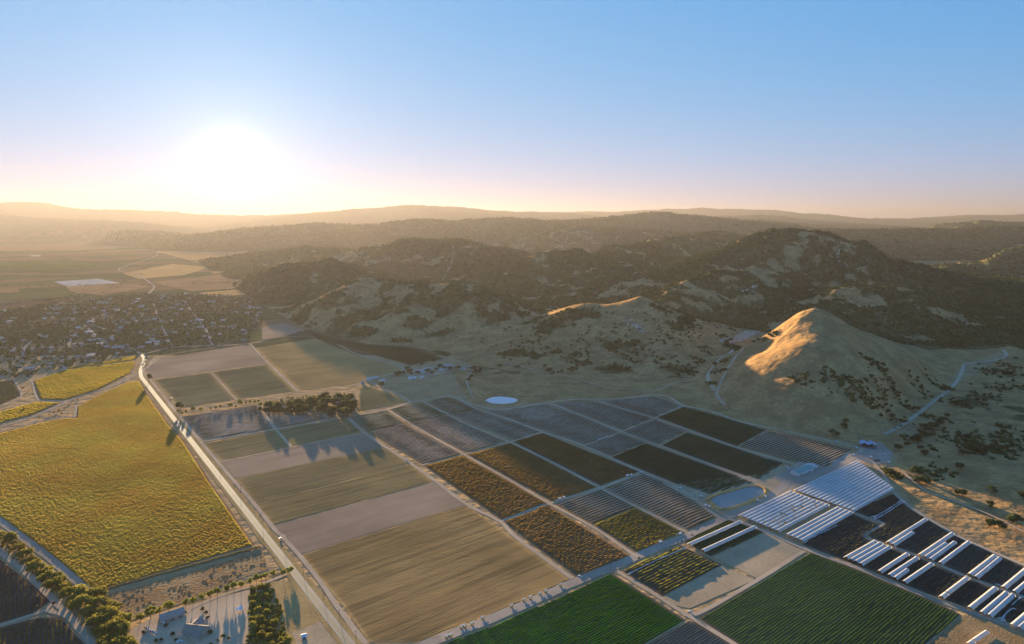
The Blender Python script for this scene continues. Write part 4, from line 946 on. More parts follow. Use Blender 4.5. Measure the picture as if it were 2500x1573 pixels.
# small trees in the row above the plastic field
for x, y in [(1640,845),(1675,860),(1710,850),(1775,838),(1845,832),(1935,815),(1985,812),(2025,800),(2115,800),(2165,795),(2200,765),(2215,770),(2260,765),(2300,762),(2340,755),(2375,750),(2395,790)]:
    tree('round', 'row_tree', 'small tree in the sparse row above the plastic striped field', on(x * .2658, 780 + y * .2658 + 6), TR.uniform(8, 15), 'sparse row above the plastic field', .85)
for x, y, h, lab in [(365,932,20,'lone dark tree where the road meets the town'),(441,1004,22,'tall tree throwing its shadow across the straight road')]:
    tree('tall', 'lone_tree', lab, on(x, y), h, 'lone trees by the straight road', 1.3)
for x, y in [(60,1000),(66,940),(56,950),(70,955),(62,932),(165,990),(178,980),(190,978),(145,1005),(120,1015),(95,1022),(150,1012),(130,1010),(165,1012),(352,885),(358,878),(366,872),(372,868),(360,888),(350,895)]:
    tree('shrub', 'lane_shrub', 'wild shrub beside the country lane', on(x, y), TR.uniform(4, 8), 'shrubs along the country lane')
# farm trees
for x, y in [(1157,905),(1165,912),(1150,925),(1144,932),(1172,906),(995,905),(1000,912),(1005,915),(1045,910),(1055,915),(1065,905),(1075,898),(1030,893),(1085,903),(1100,905),(1118,903),(930,945),(985,915),(975,915),(968,918),(1020,915),(1060,885)]:
    tree('oak', 'farm_tree', 'dark tree among the white farm buildings', on(x, y), TR.uniform(9, 16), 'trees of the white farm')
# single oaks on the slopes on the right and in the side valleys
OAKS = [(1760,1205),(2010,1200),(1200,690,'x')]
c8 = lambda x, y: (1860 + x * .2658, 780 + y * .2658); c9 = lambda x, y: (1860 + x * .2658, 1173 + y * .2658)
slope = [c8(655,1050),c8(750,985),c8(765,930),c8(1250,1180),c8(1490,1230),c8(1820,1360),c8(1180,1420),c8(1230,1450),c8(1150,1400),c8(1500,1480),c8(1440,1470),c8(1395,1110),c8(1430,1090),c8(1500,1050),c8(1530,1010),c8(1490,980),c8(1570,980),c8(1620,960),c8(1660,920),c8(1700,880),c8(1410,825),c8(1790,770),c8(1760,765),c8(1830,780),c8(2080,470),c8(2150,480),c8(2220,480),c8(2290,490),c8(2380,440),c8(2330,350),c8(1890,1090),c8(1860,1160),c8(1900,1190),c8(1960,1200),c8(2020,1220),c8(2080,1180),c8(2150,1200),c8(1840,1230),c8(2200,1180),
         c9(1500,15),c9(1440,10),c9(1800,110),c9(1840,125),c9(2110,90),c9(2090,225),c9(2130,410),c9(2080,400),c9(2180,420),c9(2290,370),c9(2330,375),c9(2400,150)]
def oak_place(i):
    return ['below the golden peak near the outer road', 'beside the work yard', 'along the creek by the cattle pens', 'beside the lower canyon road', 'in the canyon beyond the road bend', 'in the dark thicket on the dry slope', 'on open grass above the tunnel field'][sum(i >= k for k in (3, 11, 20, 24, 30, 39))]
for i, (x, y) in enumerate(slope):
    big = TR.uniform(10, 16)
    X, Y, Z = GT(x, y + 6)
    tree('oak', 'oak_tree', 'dark spreading oak ' + oak_place(i), (X, Y, Z - .3), big, 'oaks on the dry slopes')
mid = [(1655,918),(1690,900),(1745,890),(1770,905),(1505,862),(1520,866),(1550,855),(1395,905),(1330,895),(1340,905),(1390,902),(1402,902),(1408,895),(1500,850),(1530,870),(1555,868),(1760,822),(1765,820),(1840,835),(1850,830),(1775,835),(1785,830)]
for x, y in mid:
    X, Y, Z = GT(x, y + 3)
    tree('oak', 'oak_tree', 'scattered dark oak on the scarred hill', (X, Y, Z - .3), TR.uniform(9, 14), 'oaks on the scarred hill')

# woodland on the hills and trees of the town: masses nobody could count
def scatter(name, label, pts, crown, cat='woodland', seed=3, z_off=3.0):
    me = bpy.data.meshes.new(name); me.vertices.add(len(pts)); me.vertices.foreach_set('co', np.asarray(pts[:, :3], np.float32).ravel()); me.update()
    a = me.attributes.new('size', 'FLOAT', 'POINT'); a.data.foreach_set('value', pts[:, 3].astype(np.float32))
    o = bpy.data.objects.new(name, me); COL.objects.link(o); tag(o, label, cat, kind='stuff')
    ng = bpy.data.node_groups.new(name, 'GeometryNodeTree')
    ng.interface.new_socket('Geometry', in_out='INPUT', socket_type='NodeSocketGeometry'); ng.interface.new_socket('Geometry', in_out='OUTPUT', socket_type='NodeSocketGeometry')
    n, l = ng.nodes, ng.links
    gi, go = n.new('NodeGroupInput'), n.new('NodeGroupOutput')
    ip = n.new('GeometryNodeInstanceOnPoints'); ob = n.new('GeometryNodeObjectInfo'); ob.inputs[0].default_value = crown
    na = n.new('GeometryNodeInputNamedAttribute'); na.inputs[0].default_value = 'size'
    rv = n.new('FunctionNodeRandomValue'); rv.data_type = 'FLOAT'; rv.inputs[3].default_value = 6.283
    cx = n.new('ShaderNodeCombineXYZ'); l.new(rv.outputs[1], cx.inputs[2])
    l.new(gi.outputs[0], ip.inputs['Points']); l.new(ob.outputs['Geometry'], ip.inputs['Instance']); l.new(cx.outputs[0], ip.inputs['Rotation']); l.new(na.outputs[0], ip.inputs['Scale'])
    l.new(ip.outputs[0], go.inputs[0])
    md = o.modifiers.new('trees', 'NODES'); md.node_group = ng
    return o
far_crowns = []
for s in (31, 32, 33):
    me = crown_mesh('crown_far', s, 3, 1.0, .78, M['leaf_wood'], .16, 26)
    far_crowns.append(bpy.data.objects.new('crown_far', me))
def blobs(spots, seed, s0, s1):
    r = np.random.default_rng(seed); out = []
    for x, y, rad, n in spots:
        X, Y, Z = GT(x, y); d = math.hypot(X, Y) / FPX * rad
        P = np.array([X, Y]) + r.normal(0, .5, (n, 2)) * [d, d * 1.6]
        out.append(np.column_stack([P, r.uniform(s0, s1, n)]))
    out = np.concatenate(out); z = terrain(out[:, 0], out[:, 1])
    return np.column_stack([out[:, :2], z + out[:, 2] * .3, out[:, 2]])
SC = [(*c8(x, y), r * .27, int(n * .55)) for x, y, r, n in [(980,390,60,18),(1080,440,90,30),(1130,480,80,26),(1080,600,80,30),(1180,600,90,34),(1220,660,80,30),(760,600,110,40),(860,620,90,36),(960,700,90,36),(1000,730,70,24),(700,560,90,30),(600,560,80,26),(820,700,60,14),(1150,860,120,50),(1450,620,90,24),(1550,560,80,20),(1600,600,80,20),(400,560,90,22),(300,520,90,16),
  (2080,470,110,34),(2160,490,110,40),(2260,480,100,30),(2300,620,120,30),(1960,750,90,34),(1860,790,80,30),(2060,700,90,30),(2180,640,90,30),(1620,930,90,30),(1540,1000,80,28),(1500,1060,80,28),(1400,1100,70,20),(1900,1130,140,60),(2000,1200,140,70),(2100,1170,140,60),(2250,1120,150,60),(2380,1060,140,50),(1480,1200,80,14),(1650,1420,110,30),(1500,1420,90,26),(1200,1430,90,30),(2250,420,100,26),(1700,640,60,16),(1580,740,60,14),(120,130,60,12),(60,170,60,14)]]
c7 = lambda x, y: (1240 + x * .2658, 780 + y * .2658)
SC += [(*c7(x, y), r * .27, int(n * .6)) for x, y, r, n in [(700,230,150,44),(640,300,130,36),(550,370,120,30),(880,190,100,24),(1150,330,110,30),(1420,400,110,40),(1280,250,90,26),(1450,150,110,40),(1700,80,110,40),(1750,400,80,26),(1820,280,70,20),(1640,450,90,34),(1700,490,70,24),(300,200,170,50),(150,250,170,50),(60,330,150,40),(2000,380,40,14),(1940,480,50,16),(1860,600,50,14),(980,90,60,14),(450,470,100,12)]]
def wood_points(n, rmin, rmax, seed, sz0, sz1, azr=46):
    r = np.random.default_rng(seed)
    a = np.radians(r.uniform(-azr, azr, n)); d = np.sqrt(r.uniform(rmin ** 2, rmax ** 2, n))
    X, Y = d * np.sin(a), d * np.cos(a)
    Z, W = terrain(X, Y, True)
    m = ((Z > 1.5 * K * .3) | inside(X, Y, RAVINE)) & (r.uniform(0, 1, n) < wood_mask(X, Y, W, Z))
    X, Y, Z = X[m], Y[m], Z[m]
    s = r.uniform(sz0, sz1, len(X))
    return np.stack([X, Y, Z + s * .35, s], 1)
wp = wood_points(150000, 430 * K, 1500 * K, 5, 4.0, 9.5)
wp2 = wood_points(110000, 1400 * K, 3000 * K, 6, 7.0, 14.0)
wp3 = wood_points(50000, 2900 * K, 5200 * K, 7, 10.0, 20.0)
# light scatter of lone trees over the grassy hills
r_ = np.random.default_rng(9)
def sparse(n, rmin, rmax, seed):
    r = np.random.default_rng(seed)
    a = np.radians(r.uniform(-20, 46, n)); d = np.sqrt(r.uniform(rmin ** 2, rmax ** 2, n)); X, Y = d * np.sin(a), d * np.cos(a)
    Z, W = terrain(X, Y, True); m = (Z > 8) & (W > .1) & (fbm(X, Y, 60 * K, 3) > -.05); X, Y, Z = X[m], Y[m], Z[m]; s = r.uniform(2.5, 6.0, len(X))
    return np.stack([X, Y, Z + s * .3, s], 1)
ALLW = np.concatenate([wp, wp2, wp3, sparse(2600, 430 * K, 900 * K, 4), blobs(SC, 12, 2.8, 7.5)])
for k in range(3): scatter('woodland', ['dark oak woodland covering the hills', 'oak and scrub woodland on the hill flanks', 'dense trees on the far ridges'][k], ALLW[k::3], far_crowns[k])
TOWN = [G(*p) for p in [(-80,780),(0,762),(120,742),(300,722),(420,716),(560,722),(640,742),(640,790),(600,832),(480,842),(352,862),(330,866),(230,885),(160,898),(130,903),(70,922),(0,925),(-80,932)]]
TOWN_P = np.array(TOWN)
def in_town(n, seed, extra=1.0):
    r = np.random.default_rng(seed); lo, hi = TOWN_P.min(0), TOWN_P.max(0)
    P = r.uniform(lo, hi, (n, 2)); return P[inside(P[:, 0], P[:, 1], TOWN_P)]
tp = in_town(9000, 3); den = fbm(tp[:, 0], tp[:, 1], 60 * K, 3)
tp = tp[(den + r_.uniform(-.25, .25, len(tp))) > -.22]; s = r_.uniform(3.5, 8.5, len(tp))
scatter('town_trees', 'dark garden trees massed all over the town', np.stack([tp[:, 0], tp[:, 1], s * .55, s], 1), far_crowns[1], 'trees')
hp = []
for (p, q, n, sd) in [((0,700),(640,690),120,40),((0,655),(330,640),60,26),((0,745),(150,728),80,20),((250,722),(380,640),60,14),((0,775),(200,720),140,30)]:
    P, Q = np.array(G(*p)), np.array(G(*q))
    for t in r_.uniform(0, 1, n): hp.append((*(P + (Q - P) * t + r_.normal(0, sd, 2)), r_.uniform(2.5, 6)))
hp = np.array(hp); scatter('valley_trees', 'thin lines of trees between fields on the far plain', np.stack([hp[:, 0], hp[:, 1], hp[:, 2] * .5, hp[:, 2]], 1), far_crowns[2], 'trees')
# brush in the weedy field, ditch hedge
bp_ = in_poly = None
def in_px(pts, n, seed):
    P = np.array([G(*p) for p in pts]); r = np.random.default_rng(seed); Q = r.uniform(P.min(0), P.max(0), (n, 2)); return Q[inside(Q[:, 0], Q[:, 1], P)]
M_b = M['straw_hedge']
bme = bpy.data.objects.new('crown_brush', crown_mesh('crown_brush', 51, 3, 1.0, .6, M['brush_ground'], .2, 20))
b_ = in_px([(252,1458),(640,1348),(655,1390),(600,1406),(450,1470),(320,1512),(285,1500)], 900, 4); b_ = b_[fbm(b_[:, 0], b_[:, 1], 30, 3) > -.02]
s = r_.uniform(.5, 1.8, len(b_)); scatter('brush', 'rusty weeds and brush below the ditch', np.stack([b_[:, 0], b_[:, 1], s * .2, s], 1), bme, 'brush')
hb = bpy.data.objects.new('crown_straw', crown_mesh('crown_straw', 52, 3, 1.0, .8, M['straw_hedge'], .2, 20))
pts = []
for p, q in [((236,1446),(330,1420)),((336,1418),(636,1336))]:
    P, Q = np.array(G(*p)), np.array(G(*q)); n = int(np.linalg.norm(Q - P) / .9)
    for t in np.linspace(0, 1, n): pts.append((*(P + (Q - P) * t + r_.normal(0, .5, 2)), .8, r_.uniform(1.5, 2.6)))
scatter('ditch_hedge', 'straw coloured grass hedge along the straight ditch', np.array(pts), hb, 'hedge')

und = np.concatenate([in_px([(0,1296),(70,1350),(150,1415),(215,1452),(250,1465),(285,1500),(320,1573),(230,1573),(170,1490),(120,1440),(0,1338)], 900, 8), in_px([(612,1440),(660,1425),(690,1500),(700,1573),(605,1573)], 500, 9), in_px([(640,985),(700,972),(860,962),(872,1000),(800,1010),(650,1006)], 520, 10)])
s = r_.uniform(1.2, 3.4, len(und)); ub = bpy.data.objects.new('crown_under', crown_mesh('crown_under', 55, 4, 1.0, .85, M['leaf_river'], .2, 40))
scatter('undergrowth', 'low bushes filling the tree belts and the grove', np.stack([und[:, 0], und[:, 1], s * .45, s], 1), ub, 'bushes')
# ------------------------------------------------------------------ buildings
def gable(root, L, W, H, R, wall, roof, eave=.5, name_roof='roof'):
    """walls L long (x) and W deep (y), eaves at H, ridge at H+R"""
    MB().prism([(-W / 2, 0), (W / 2, 0), (W / 2, H), (0, H + R), (-W / 2, H)], 0, L).build('wall', wall, root).rotation_euler = (0, 0, -math.pi / 2)
    t = .22; k = (W / 2 + eave); zz = H - R * eave / (W / 2)
    o = MB().prism([(-k, zz + .03), (0, H + R + .03), (k, zz + .03), (k, zz + t), (0, H + R + t), (-k, zz + t)], -eave, L + eave).build(name_roof, roof, root)
    o.rotation_euler = (0, 0, -math.pi / 2)
    return o
def building(name, label, p, q, depth, H, R, wall, roof, cat='building', group=None, z=.25, windows=0, doors=0, lift=0):
    """front foot of the wall runs from photo point p to q; the house stands behind that line"""
    P, Q = np.array(G(*p)), np.array(G(*q)); L = float(np.linalg.norm(Q - P)); d = (Q - P) / L
    nrm = np.array([-d[1], d[0]])
    if nrm[1] < 0: nrm = -nrm
    C = P + nrm * depth / 2
    root = empty(name, (C[0], C[1], z), math.atan2(d[1], d[0])); tag(root, label, cat, group)
    gable(root, L, depth, H, R, M[wall], M[roof])
    for k in range(windows):
        x = L * (k + 1) / (windows + 1)
        if doors and k % (windows // doors + 1) == 1: continue
        w = MB().box(x - .6, x + .6, -depth / 2 - .06, -depth / 2 - .01, 1.0, 2.2).build('window', M['dark_glass'], root)
        fr = MB(); fr.box(x - .72, x + .72, -depth / 2 - .09, -depth / 2 - .005, 2.2, 2.32); fr.box(x - .72, x + .72, -depth / 2 - .12, -depth / 2 - .005, .88, 1.0); fr.build('frame', M['paint_white'], w)
    for k in range(doors):
        x = L * (k + .5) / doors
        MB().box(x - 1.3, x + 1.3, -depth / 2 - .07, -depth / 2 - .01, 0, 2.6).build('door', M['dark_gear'], root)
    return root, L, d, nrm
cc = lambda x, y: (x * .2658, 1173 + y * .2658)
bn, L, d, nn = building('barn', 'long grey roofed barn under the round trees of the drive', cc(1478,1325), cc(1700,1252), 12, 4.0, 3.4, 'wall_paint', 'roof_grey', 'barn', windows=7, doors=3)
MB().box(L * .06, L * .16, -9.5, -6.05, 2.3, 2.5).build('porch', M['white_metal'], bn)
for x in (L * .07, L * .15): MB().box(x - .08, x + .08, -9.4, -9.24, 0, 2.3).build('post', M['white_metal'], bn)
fh, L, d, nn = building('farmhouse', 'farmhouse with tan sunlit roof and side wings beside the gravel yard', cc(1672,1432), cc(1860,1452), 13, 4.2, 4.2, 'wall_paint', 'roof_tan', 'house', windows=6, doors=1)
w1 = MB().prism([(-5, 0), (5, 0), (5, 3.6), (0, 6.6), (-5, 3.6)], 6.55, 14).build('wall', M['wall_paint'], fh); w1.location = (L * .22, 0, 0)
w2 = MB().prism([(-5.6, 3.35), (0, 6.7), (5.6, 3.35), (5.6, 3.55), (0, 6.92), (-5.6, 3.55)], 2.5, 14.5).build('roof', M['roof_grey'], fh); w2.location = (L * .22, 0, 0)
w3 = MB().prism([(-4.5, 0), (4.5, 0), (4.5, 3.4), (0, 6.0), (-4.5, 3.4)], -12.5, -6.55).build('wall', M['wall_paint'], fh); w3.location = (L * .72, 0, 0)
w4 = MB().prism([(-5.0, 3.15), (0, 6.1), (5.0, 3.15), (5.0, 3.35), (0, 6.32), (-5.0, 3.35)], -13.0, -2.8).build('roof', M['roof_grey'], fh); w4.location = (L * .72, 0, 0)
MB().box(L * .45, L * .45 + .9, 1.6, 2.5, 7.0, 9.4).build('chimney', M['roof_grey'], fh)
def canopy(name, label, px, a, b, h, rz, cat='canopy'):
    X, Y = G(*px); root = empty(name, (X, Y, .3), rz); tag(root, label, cat)
    MB().prism([(-a, h), (0, h + .5), (a, h), (a, h + .12), (0, h + .62), (-a, h + .12)], -b, b).build('roof', M['white_metal'], root)
    for sx in (-1, 1):
        for sy in (-1, 1): MB().box(sx * (a - .3) - .08, sx * (a - .3) + .08, sy * (b - .3) - .08, sy * (b - .3) + .08, 0, h).build('post', M['white_metal'], root)
    return root
canopy('shade_canopy', 'small white shade roof standing in the bare paddock', (585,1493), 2.9, 2.9, 3.0, .3)
building('shed', 'small white shed on the pad beside the straight road', (737,1563), (749,1560), 4.5, 2.8, .9, 'white_metal', 'white_metal', 'shed', doors=1)
building('packing_shed', 'long white packing shed with green roof by the tunnels', (1948,1164), (1985,1150), 13, 5.0, 2.6, 'white_metal', 'green_metal', 'shed', windows=6, doors=2)
building('packing_shed', 'low white lean-to shed behind the packing shed', (1982,1150), (1997,1143), 16, 3.6, 1.4, 'white_metal', 'roof_pale', 'shed', doors=1)
def open_barn(label, p, q, depth):
    P, Q = np.array(G(*p)), np.array(G(*q)); L = float(np.linalg.norm(Q - P)); d = (Q - P) / L; nr = np.array([-d[1], d[0]]); C = P
    root = empty('open_barn', (C[0], C[1], .25), math.atan2(d[1], d[0])); tag(root, label, 'barn', 'blue barns in the work yard')
    MB().prism([(-.6, 5.2), (L / 2, 8.6), (L + .6, 5.2), (L + .6, 5.45), (L / 2, 8.9), (-.6, 5.45)], -.6, depth + .6).build('roof', M['blue_metal'], root)
    MB().box(.1, L - .1, depth - .3, depth, 0, 5.3).build('wall', M['blue_metal'], root)
    for s in (.15, L - .15): MB().box(s - .12, s + .12, .3, depth - .35, 1.5, 5.3).build('wall', M['blue_metal'], root)
    for x in (.2, L / 2, L - .2):
        for y in (.1, depth * .5): MB().box(x - .15, x + .15, y - .15, y + .15, 0, 5.2 if x != L / 2 else 8.4).build('post', M['dark_gear'], root)
open_barn('open blue roofed barn at the head of the yard, first of the pair', (2101,1092), (2119,1094), 17)
open_barn('open blue roofed barn at the head of the yard, second of the pair', (2120,1094), (2138,1096), 17)
for lab, p, q, dp, h, rf in [
 ('long white farm building with pale roof, front of the white farm', (1012,909), (1033,912), 12, 4, 'roof_pale'), ('white farm house behind the long building', (1034,905), (1052,905), 12, 4, 'roof_pale'),
 ('white gabled house up the white farm slope', (1067,897), (1079,897), 12, 5, 'roof_grey'), ('pale flat roofed shed of the white farm', (1084,896), (1102,898), 14, 4, 'roof_pale'),
 ('white barn wall at the upper end of the white farm', (1072,906), (1104,902), 5, 3, 'roof_pale'), ('white house below the farm trees', (999,928), (1016,926), 11, 4, 'roof_pale'),
 ('small white shed right of the house below the farm trees', (1029,926), (1036,925), 9, 4, 'roof_pale'), ('white cottage at the farm gate', (1124,904), (1136,903), 10, 4, 'roof_pale'), ('small pale hut beyond the farm gate', (1143,900), (1149,899), 8, 5, 'roof_tan'),
 ('long white greenhouse at the corner of the stubble field', (898,929), (924,923), 12, 3, 'roof_pale'), ('small white house beside the long greenhouse', (929,934), (940,932), 10, 4, 'roof_pale'), ('white shed at the grove end of the farm track', (883,938), (890,937), 8, 3, 'roof_pale'),
 ('white house half hidden in the tall grove, upper left one', (779,976), (791,975), 10, 7, 'roof_pale'), ('white house in the tall grove under the big tree', (818,976), (833,974), 10, 8, 'roof_pale'), ('white house in the tall grove, lowest one', (818,989), (832,987), 10, 7, 'roof_pale')]:
    building('farm_building', lab, p, q, dp, h, 2.2, 'white_metal' if 'white' in lab else 'wall_paint', rf, 'building', 'white farm buildings', windows=3, doors=1)
# the town
H_PROTO = []
for k, (L, W, H, R, rf) in enumerate([(18, 12, 3.8, 2.8, 'roof_grey'), (22, 13, 4.0, 2.6, 'roof_tan'), (16, 12, 5.8, 2.8, 'roof_pale'), (42, 20, 5.4, 1.4, 'roof_pale')]):
    t = empty('town_house', (0, 0, 0)); gable(t, L, W, H, R, M['wall_paint'], M[rf], .6)
    MB().box(L * .3, L * .3 + 1.2, -W / 2 - .08, -W / 2 - .01, 0, 2.2).build('door', M['dark_gear'], t); H_PROTO.append(t)
TP = in_town(900, 21); used = []; HR = random.Random(5); first = [True] * 4
for P in TP:
    if any((P[0] - u[0]) ** 2 + (P[1] - u[1]) ** 2 < 26 ** 2 for u in used): continue
    if len(used) >= 230: break
    k = 3 if HR.random() < .08 else HR.randrange(3)
    if first[k]: o = H_PROTO[k]; first[k] = False
    else: o = copy_tree(H_PROTO[k])
    o.location = (P[0], P[1], .05); o.rotation_euler = (0, 0, math.atan2(D2[1], D2[0]) + HR.choice([0, 1.5708]) + HR.uniform(-.25, .25)); used.append(P)
    zone = 'on the town side next to the hills' if P[0] > -260 * K * .9 and P[1] > 640 * K else 'in the far part of the town' if P[1] > 900 * K else 'at the vineyard edge of the town' if P[1] < 640 * K else 'in the middle of the town' if P[0] > -420 * K else 'at the left end of the town'
    tag(o, ['grey roofed house ', 'tan roofed house ', 'tall pale roofed house ', 'long pale flat commercial building '][k] + zone, 'house' if k < 3 else 'building', 'houses of the town')
building('town_hall', 'long white building where the road enters the town', (276,852), (316,846), 14, 5, 1.6, 'white_metal', 'roof_pale', 'building', windows=6)
building('warehouse', 'bluish flat roofed warehouse at the edge of the town', (62,905), (84,903), 18, 5, 1.0, 'roof_grey', 'roof_pale', 'building', doors=2)
building('warehouse', 'pale warehouse between trees near the town street', (180,845), (205,842), 18, 5, 1.0, 'wall_paint', 'roof_pale', 'building', doors=2)

# ------------------------------------------------------------------ vehicles and field gear
def vehicle(kind, paint):
    root = empty(kind, (0, 0, 0))
    if kind == 'parked_car':
        MB().prism([(-2.3,.35),(2.3,.35),(2.35,.7),(2.1,.95),(-2.2,1.0),(-2.35,.75)], -.9, .9).build('body', M[paint], root)
        MB().prism([(-1.75,.99),(1.05,.96),(.35,1.48),(-1.25,1.5)], -.8, .8).build('window', M['dark_glass'], root)
        MB().prism([(-1.3,1.5),(.4,1.48),(.32,1.54),(-1.2,1.56)], -.78, .78).build('roof', M[paint], root)
    else:
        MB().prism([(-2.7,.5),(2.7,.5),(2.75,.95),(1.2,1.1),(-2.7,1.1)], -.95, .95).build('body', M[paint], root)
        MB().prism([(-.7,1.1),(1.25,1.08),(.75,1.75),(-.6,1.8)], -.85, .85).build('window', M['dark_glass'], root)
        MB().prism([(-.62,1.8),(.78,1.76),(.7,1.86),(-.55,1.9)], -.87, .87).build('cab_roof', M[paint], root)
        MB().box(-2.6, -.8, -.9, -.8, 1.1, 1.45).box(-2.6, -.8, .8, .9, 1.1, 1.45).box(-2.7, -2.6, -.9, .9, 1.1, 1.45).build('bed_side', M[paint], root)
    for x in (-1.45, 1.45):
        for y in (-.88, .88): MB().tube((x, y - .12, .36), (x, y + .12, .36), .36, .36, 10).build('wheel', M['rubber'], root)
    return root
def trailer(kind, mat):
    root = empty(kind, (0, 0, 0))
    MB().box(-2.4, 2.4, -1.0, 1.0, .55, .75).box(2.4, 4.0, -.08, .08, .55, .7).build('chassis', M['yellow_gear' if 'toilet' in kind else 'dark_gear'], root)
    if 'toilet' in kind:
        for x in (-1.2, 1.2):
            c = MB().box(x - .7, x + .7, -.7, .7, .76, 3.0).build('cabin', M[mat], root); MB().box(x - .45, x + .45, -.78, -.705, .85, 2.8).build('door', M['yellow_gear'], c)
            MB().prism([(x - .75, 3.01), (x + .75, 3.01), (x, 3.3)], -.75, .75).build('roof', M[mat], root)
    else:
        MB().box(-2.3, 2.3, -1.1, 1.1, .76, 3.0).build('body', M[mat], root); MB().box(-2.36, -2.305, -.8, .8, .9, 2.8).build('door', M['dark_gear'], root)
    for x in (-.5, .5):
        for y in (-1.05, 1.05): MB().tube((x, y - .1, .4), (x, y + .1, .4), .4, .4, 10).build('wheel', M['rubber'], root)
    return root
PROTO, used_p = {}, set()
def put(kind, paint, px, rz, label, cat, group, z=.37, terr=False):
    key = (kind, paint)
    if key not in PROTO: PROTO[key] = vehicle(kind, paint) if kind in ('parked_car', 'pickup_truck') else trailer(kind, paint)
    o = PROTO[key] if key not in used_p else copy_tree(PROTO[key]); used_p.add(key)
    X, Y, Z = GT(*px) if terr else (*G(*px), 0)
    o.location = (X, Y, Z + z); o.rotation_euler = (0, 0, rz); return tag(o, label, cat, group)
A2_ = math.atan2(D2[1], D2[0]); A1_ = math.atan2(D1[1], D1[0])
for k, (x, y, pn) in enumerate([(1360,1372,'car_silver'),(1378,1385,'car_white'),(1398,1398,'car_blue'),(1420,1408,'car_white'),(1345,1362,'car_dark')]):
    put('parked_car', pn, cc(x, y), A2_ - .9, ['silver car parked second from the dark shrub', 'white car in the middle of the parked row', 'blue car parked beside the white one', 'white car at the house end of the parked row', 'dark car at the shrub end of the parked row'][k], 'car', 'cars parked in the farmyard')
put('pickup_truck', 'car_white', cc(1650,1490), .4, 'white pickup in front of the farmhouse', 'truck', 'farm vehicles')
ct = lambda x, y: (1240 + x * .2658, 1173 + y * .2658); cb = lambda x, y: (620 + x * .2658, 1173 + y * .2658); cu = lambda x, y: (1240 + x * .2658, 780 + y * .2658); cr_ = lambda x, y: (1860 + x * .2658, 780 + y * .2658)
TOI = [ct(148,1115), ct(205,1092), ct(295,1053), ct(347,1030), cb(1772,1452), cb(1805,1440), cb(1905,1362), cb(1935,1352), cb(2002,1332), cb(2100,1278), cb(2365,1168), ct(480,975)]
for k, p in enumerate(TOI): put('toilet_trailer', 'paint_white', p, A2_, f'white cabin trailer on yellow frame beside the lettuce field, {ORD[k]} along the wide road', 'trailer', 'cabin trailers along the wide cross road')
for p, lab in [(ct(475,182),'white box trailer on the cross track, first of two'),(ct(512,170),'white box trailer on the cross track, second of two'),(ct(1400,580),'large white box trailer on the wide road below the golden block'),(ct(1580,503),'white box trailer near the silver striped block'),(ct(1585,85),'white box trailer in the bare patch by the reservoir'),(ct(1770,158),'white box trailer at the reservoir corner'),(cu(1130,1440),'white box trailer at the corner of the dark topped block'),(cu(1095,1445),'second box trailer at the corner of the dark topped block'),(cu(1225,1415),'white box trailer where the tracks cross'),
               (cr_(865,1190),'pale box trailer at the upper yard entrance'),(cr_(685,1135),'pale box trailer on the outer road'),(cr_(840,1255),'white box trailer in the yard corner, lower'),(cr_(905,1230),'white box trailer in the yard corner, upper'),(cr_(1125,1250),'blue white box trailer right of the yard'),(cr_(1165,1325),'white box trailer at the lower yard edge'),(cr_(225,1370),'white box trailer by the dark green block'),(cr_(240,1385),'second white box trailer by the dark green block'),(cr_(1000,1275),'white box trailer in the middle of the yard'),(ct(1812,240),'white tank trailer beside the reservoir, first'),(ct(1845,252),'white tank trailer beside the reservoir, second'),(ct(2290,195),'white trailer on the reservoir bank'),(ct(2360,160),'white trailer at the far corner of the reservoir')]:
    put('box_trailer', 'white_metal', p, A2_ + HR.uniform(-.3, .3), lab, 'trailer', 'box trailers about the farm', z=.37)
for p, pn, rz, lab in [(ct(1675,1218),'car_white',A1_,'white pickup where the field tracks meet'),((620+1397*.2658,780+1290*.2658),'car_white',A1_,'white pickup alone on the long track'),(cu(500,822),'car_white',A1_,'white pickup on the fifth track'),(cu(1110,833),'car_white',A1_,'white pickup on the sixth track'),((1135*.2658,780+560*.2658),'car_white',.6,'white pickup on the country lane'),((1212*.2658,780+480*.2658),'car_white',.6,'white pickup close to the road junction'),((1570*.2658,780+728*.2658),'car_white',A2_,'white pickup at the edge of the rusty green field'),(ct(662,890),'car_white',A1_,'white pickup at the corner of the brown block'),
                       (cr_(975,1280),'car_white',A2_,'white pickup in the middle of the yard'),(cr_(1010,1190),'car_silver',A1_,'silver pickup below the blue barns'),(cr_(1080,1200),'car_white',A2_,'white pickup at the right side of the yard'),(cr_(1045,1305),'car_dark',A1_,'dark pickup in the lower yard'),(cr_(1070,1300),'car_red',A1_,'red pickup in the lower yard'),(cb(245,540),'car_white',A1_,'white pickup at the bend of the service track')]:
    put('pickup_truck', pn, p, rz, lab, 'truck', 'pickups about the farm')
# utility poles along the straight road
PP = None
for k, (x, y) in enumerate([(497,1085),(540,1142),(588,1204),(640,1272),(695,1345),(741,1404),(790,1466),(829,1516),(870,1568)]):
    if PP is None:
        PP = empty('utility_pole', (0, 0, 0)); MB().tube((0, 0, -.3), (0, 0, 12.5), .20, .13, 7).build('post', M['wood_pole'], PP); MB().box(-1.4, 1.4, -.08, .08, 11.3, 11.5).build('crossarm', M['wood_pole'], PP)
        for s in (-1.2, -.5, .5, 1.2): MB().tube((s, 0, 11.5), (s, 0, 11.8), .06, .05, 5).build('insulator', M['dark_glass'], PP)
        o = PP
    else: o = copy_tree(PP)
    X, Y = G(x, y); o.location = (X, Y, .2); o.rotation_euler = (0, 0, A2_); tag(o, 'wooden utility pole beside the straight road', 'pole', 'utility poles along the straight road')
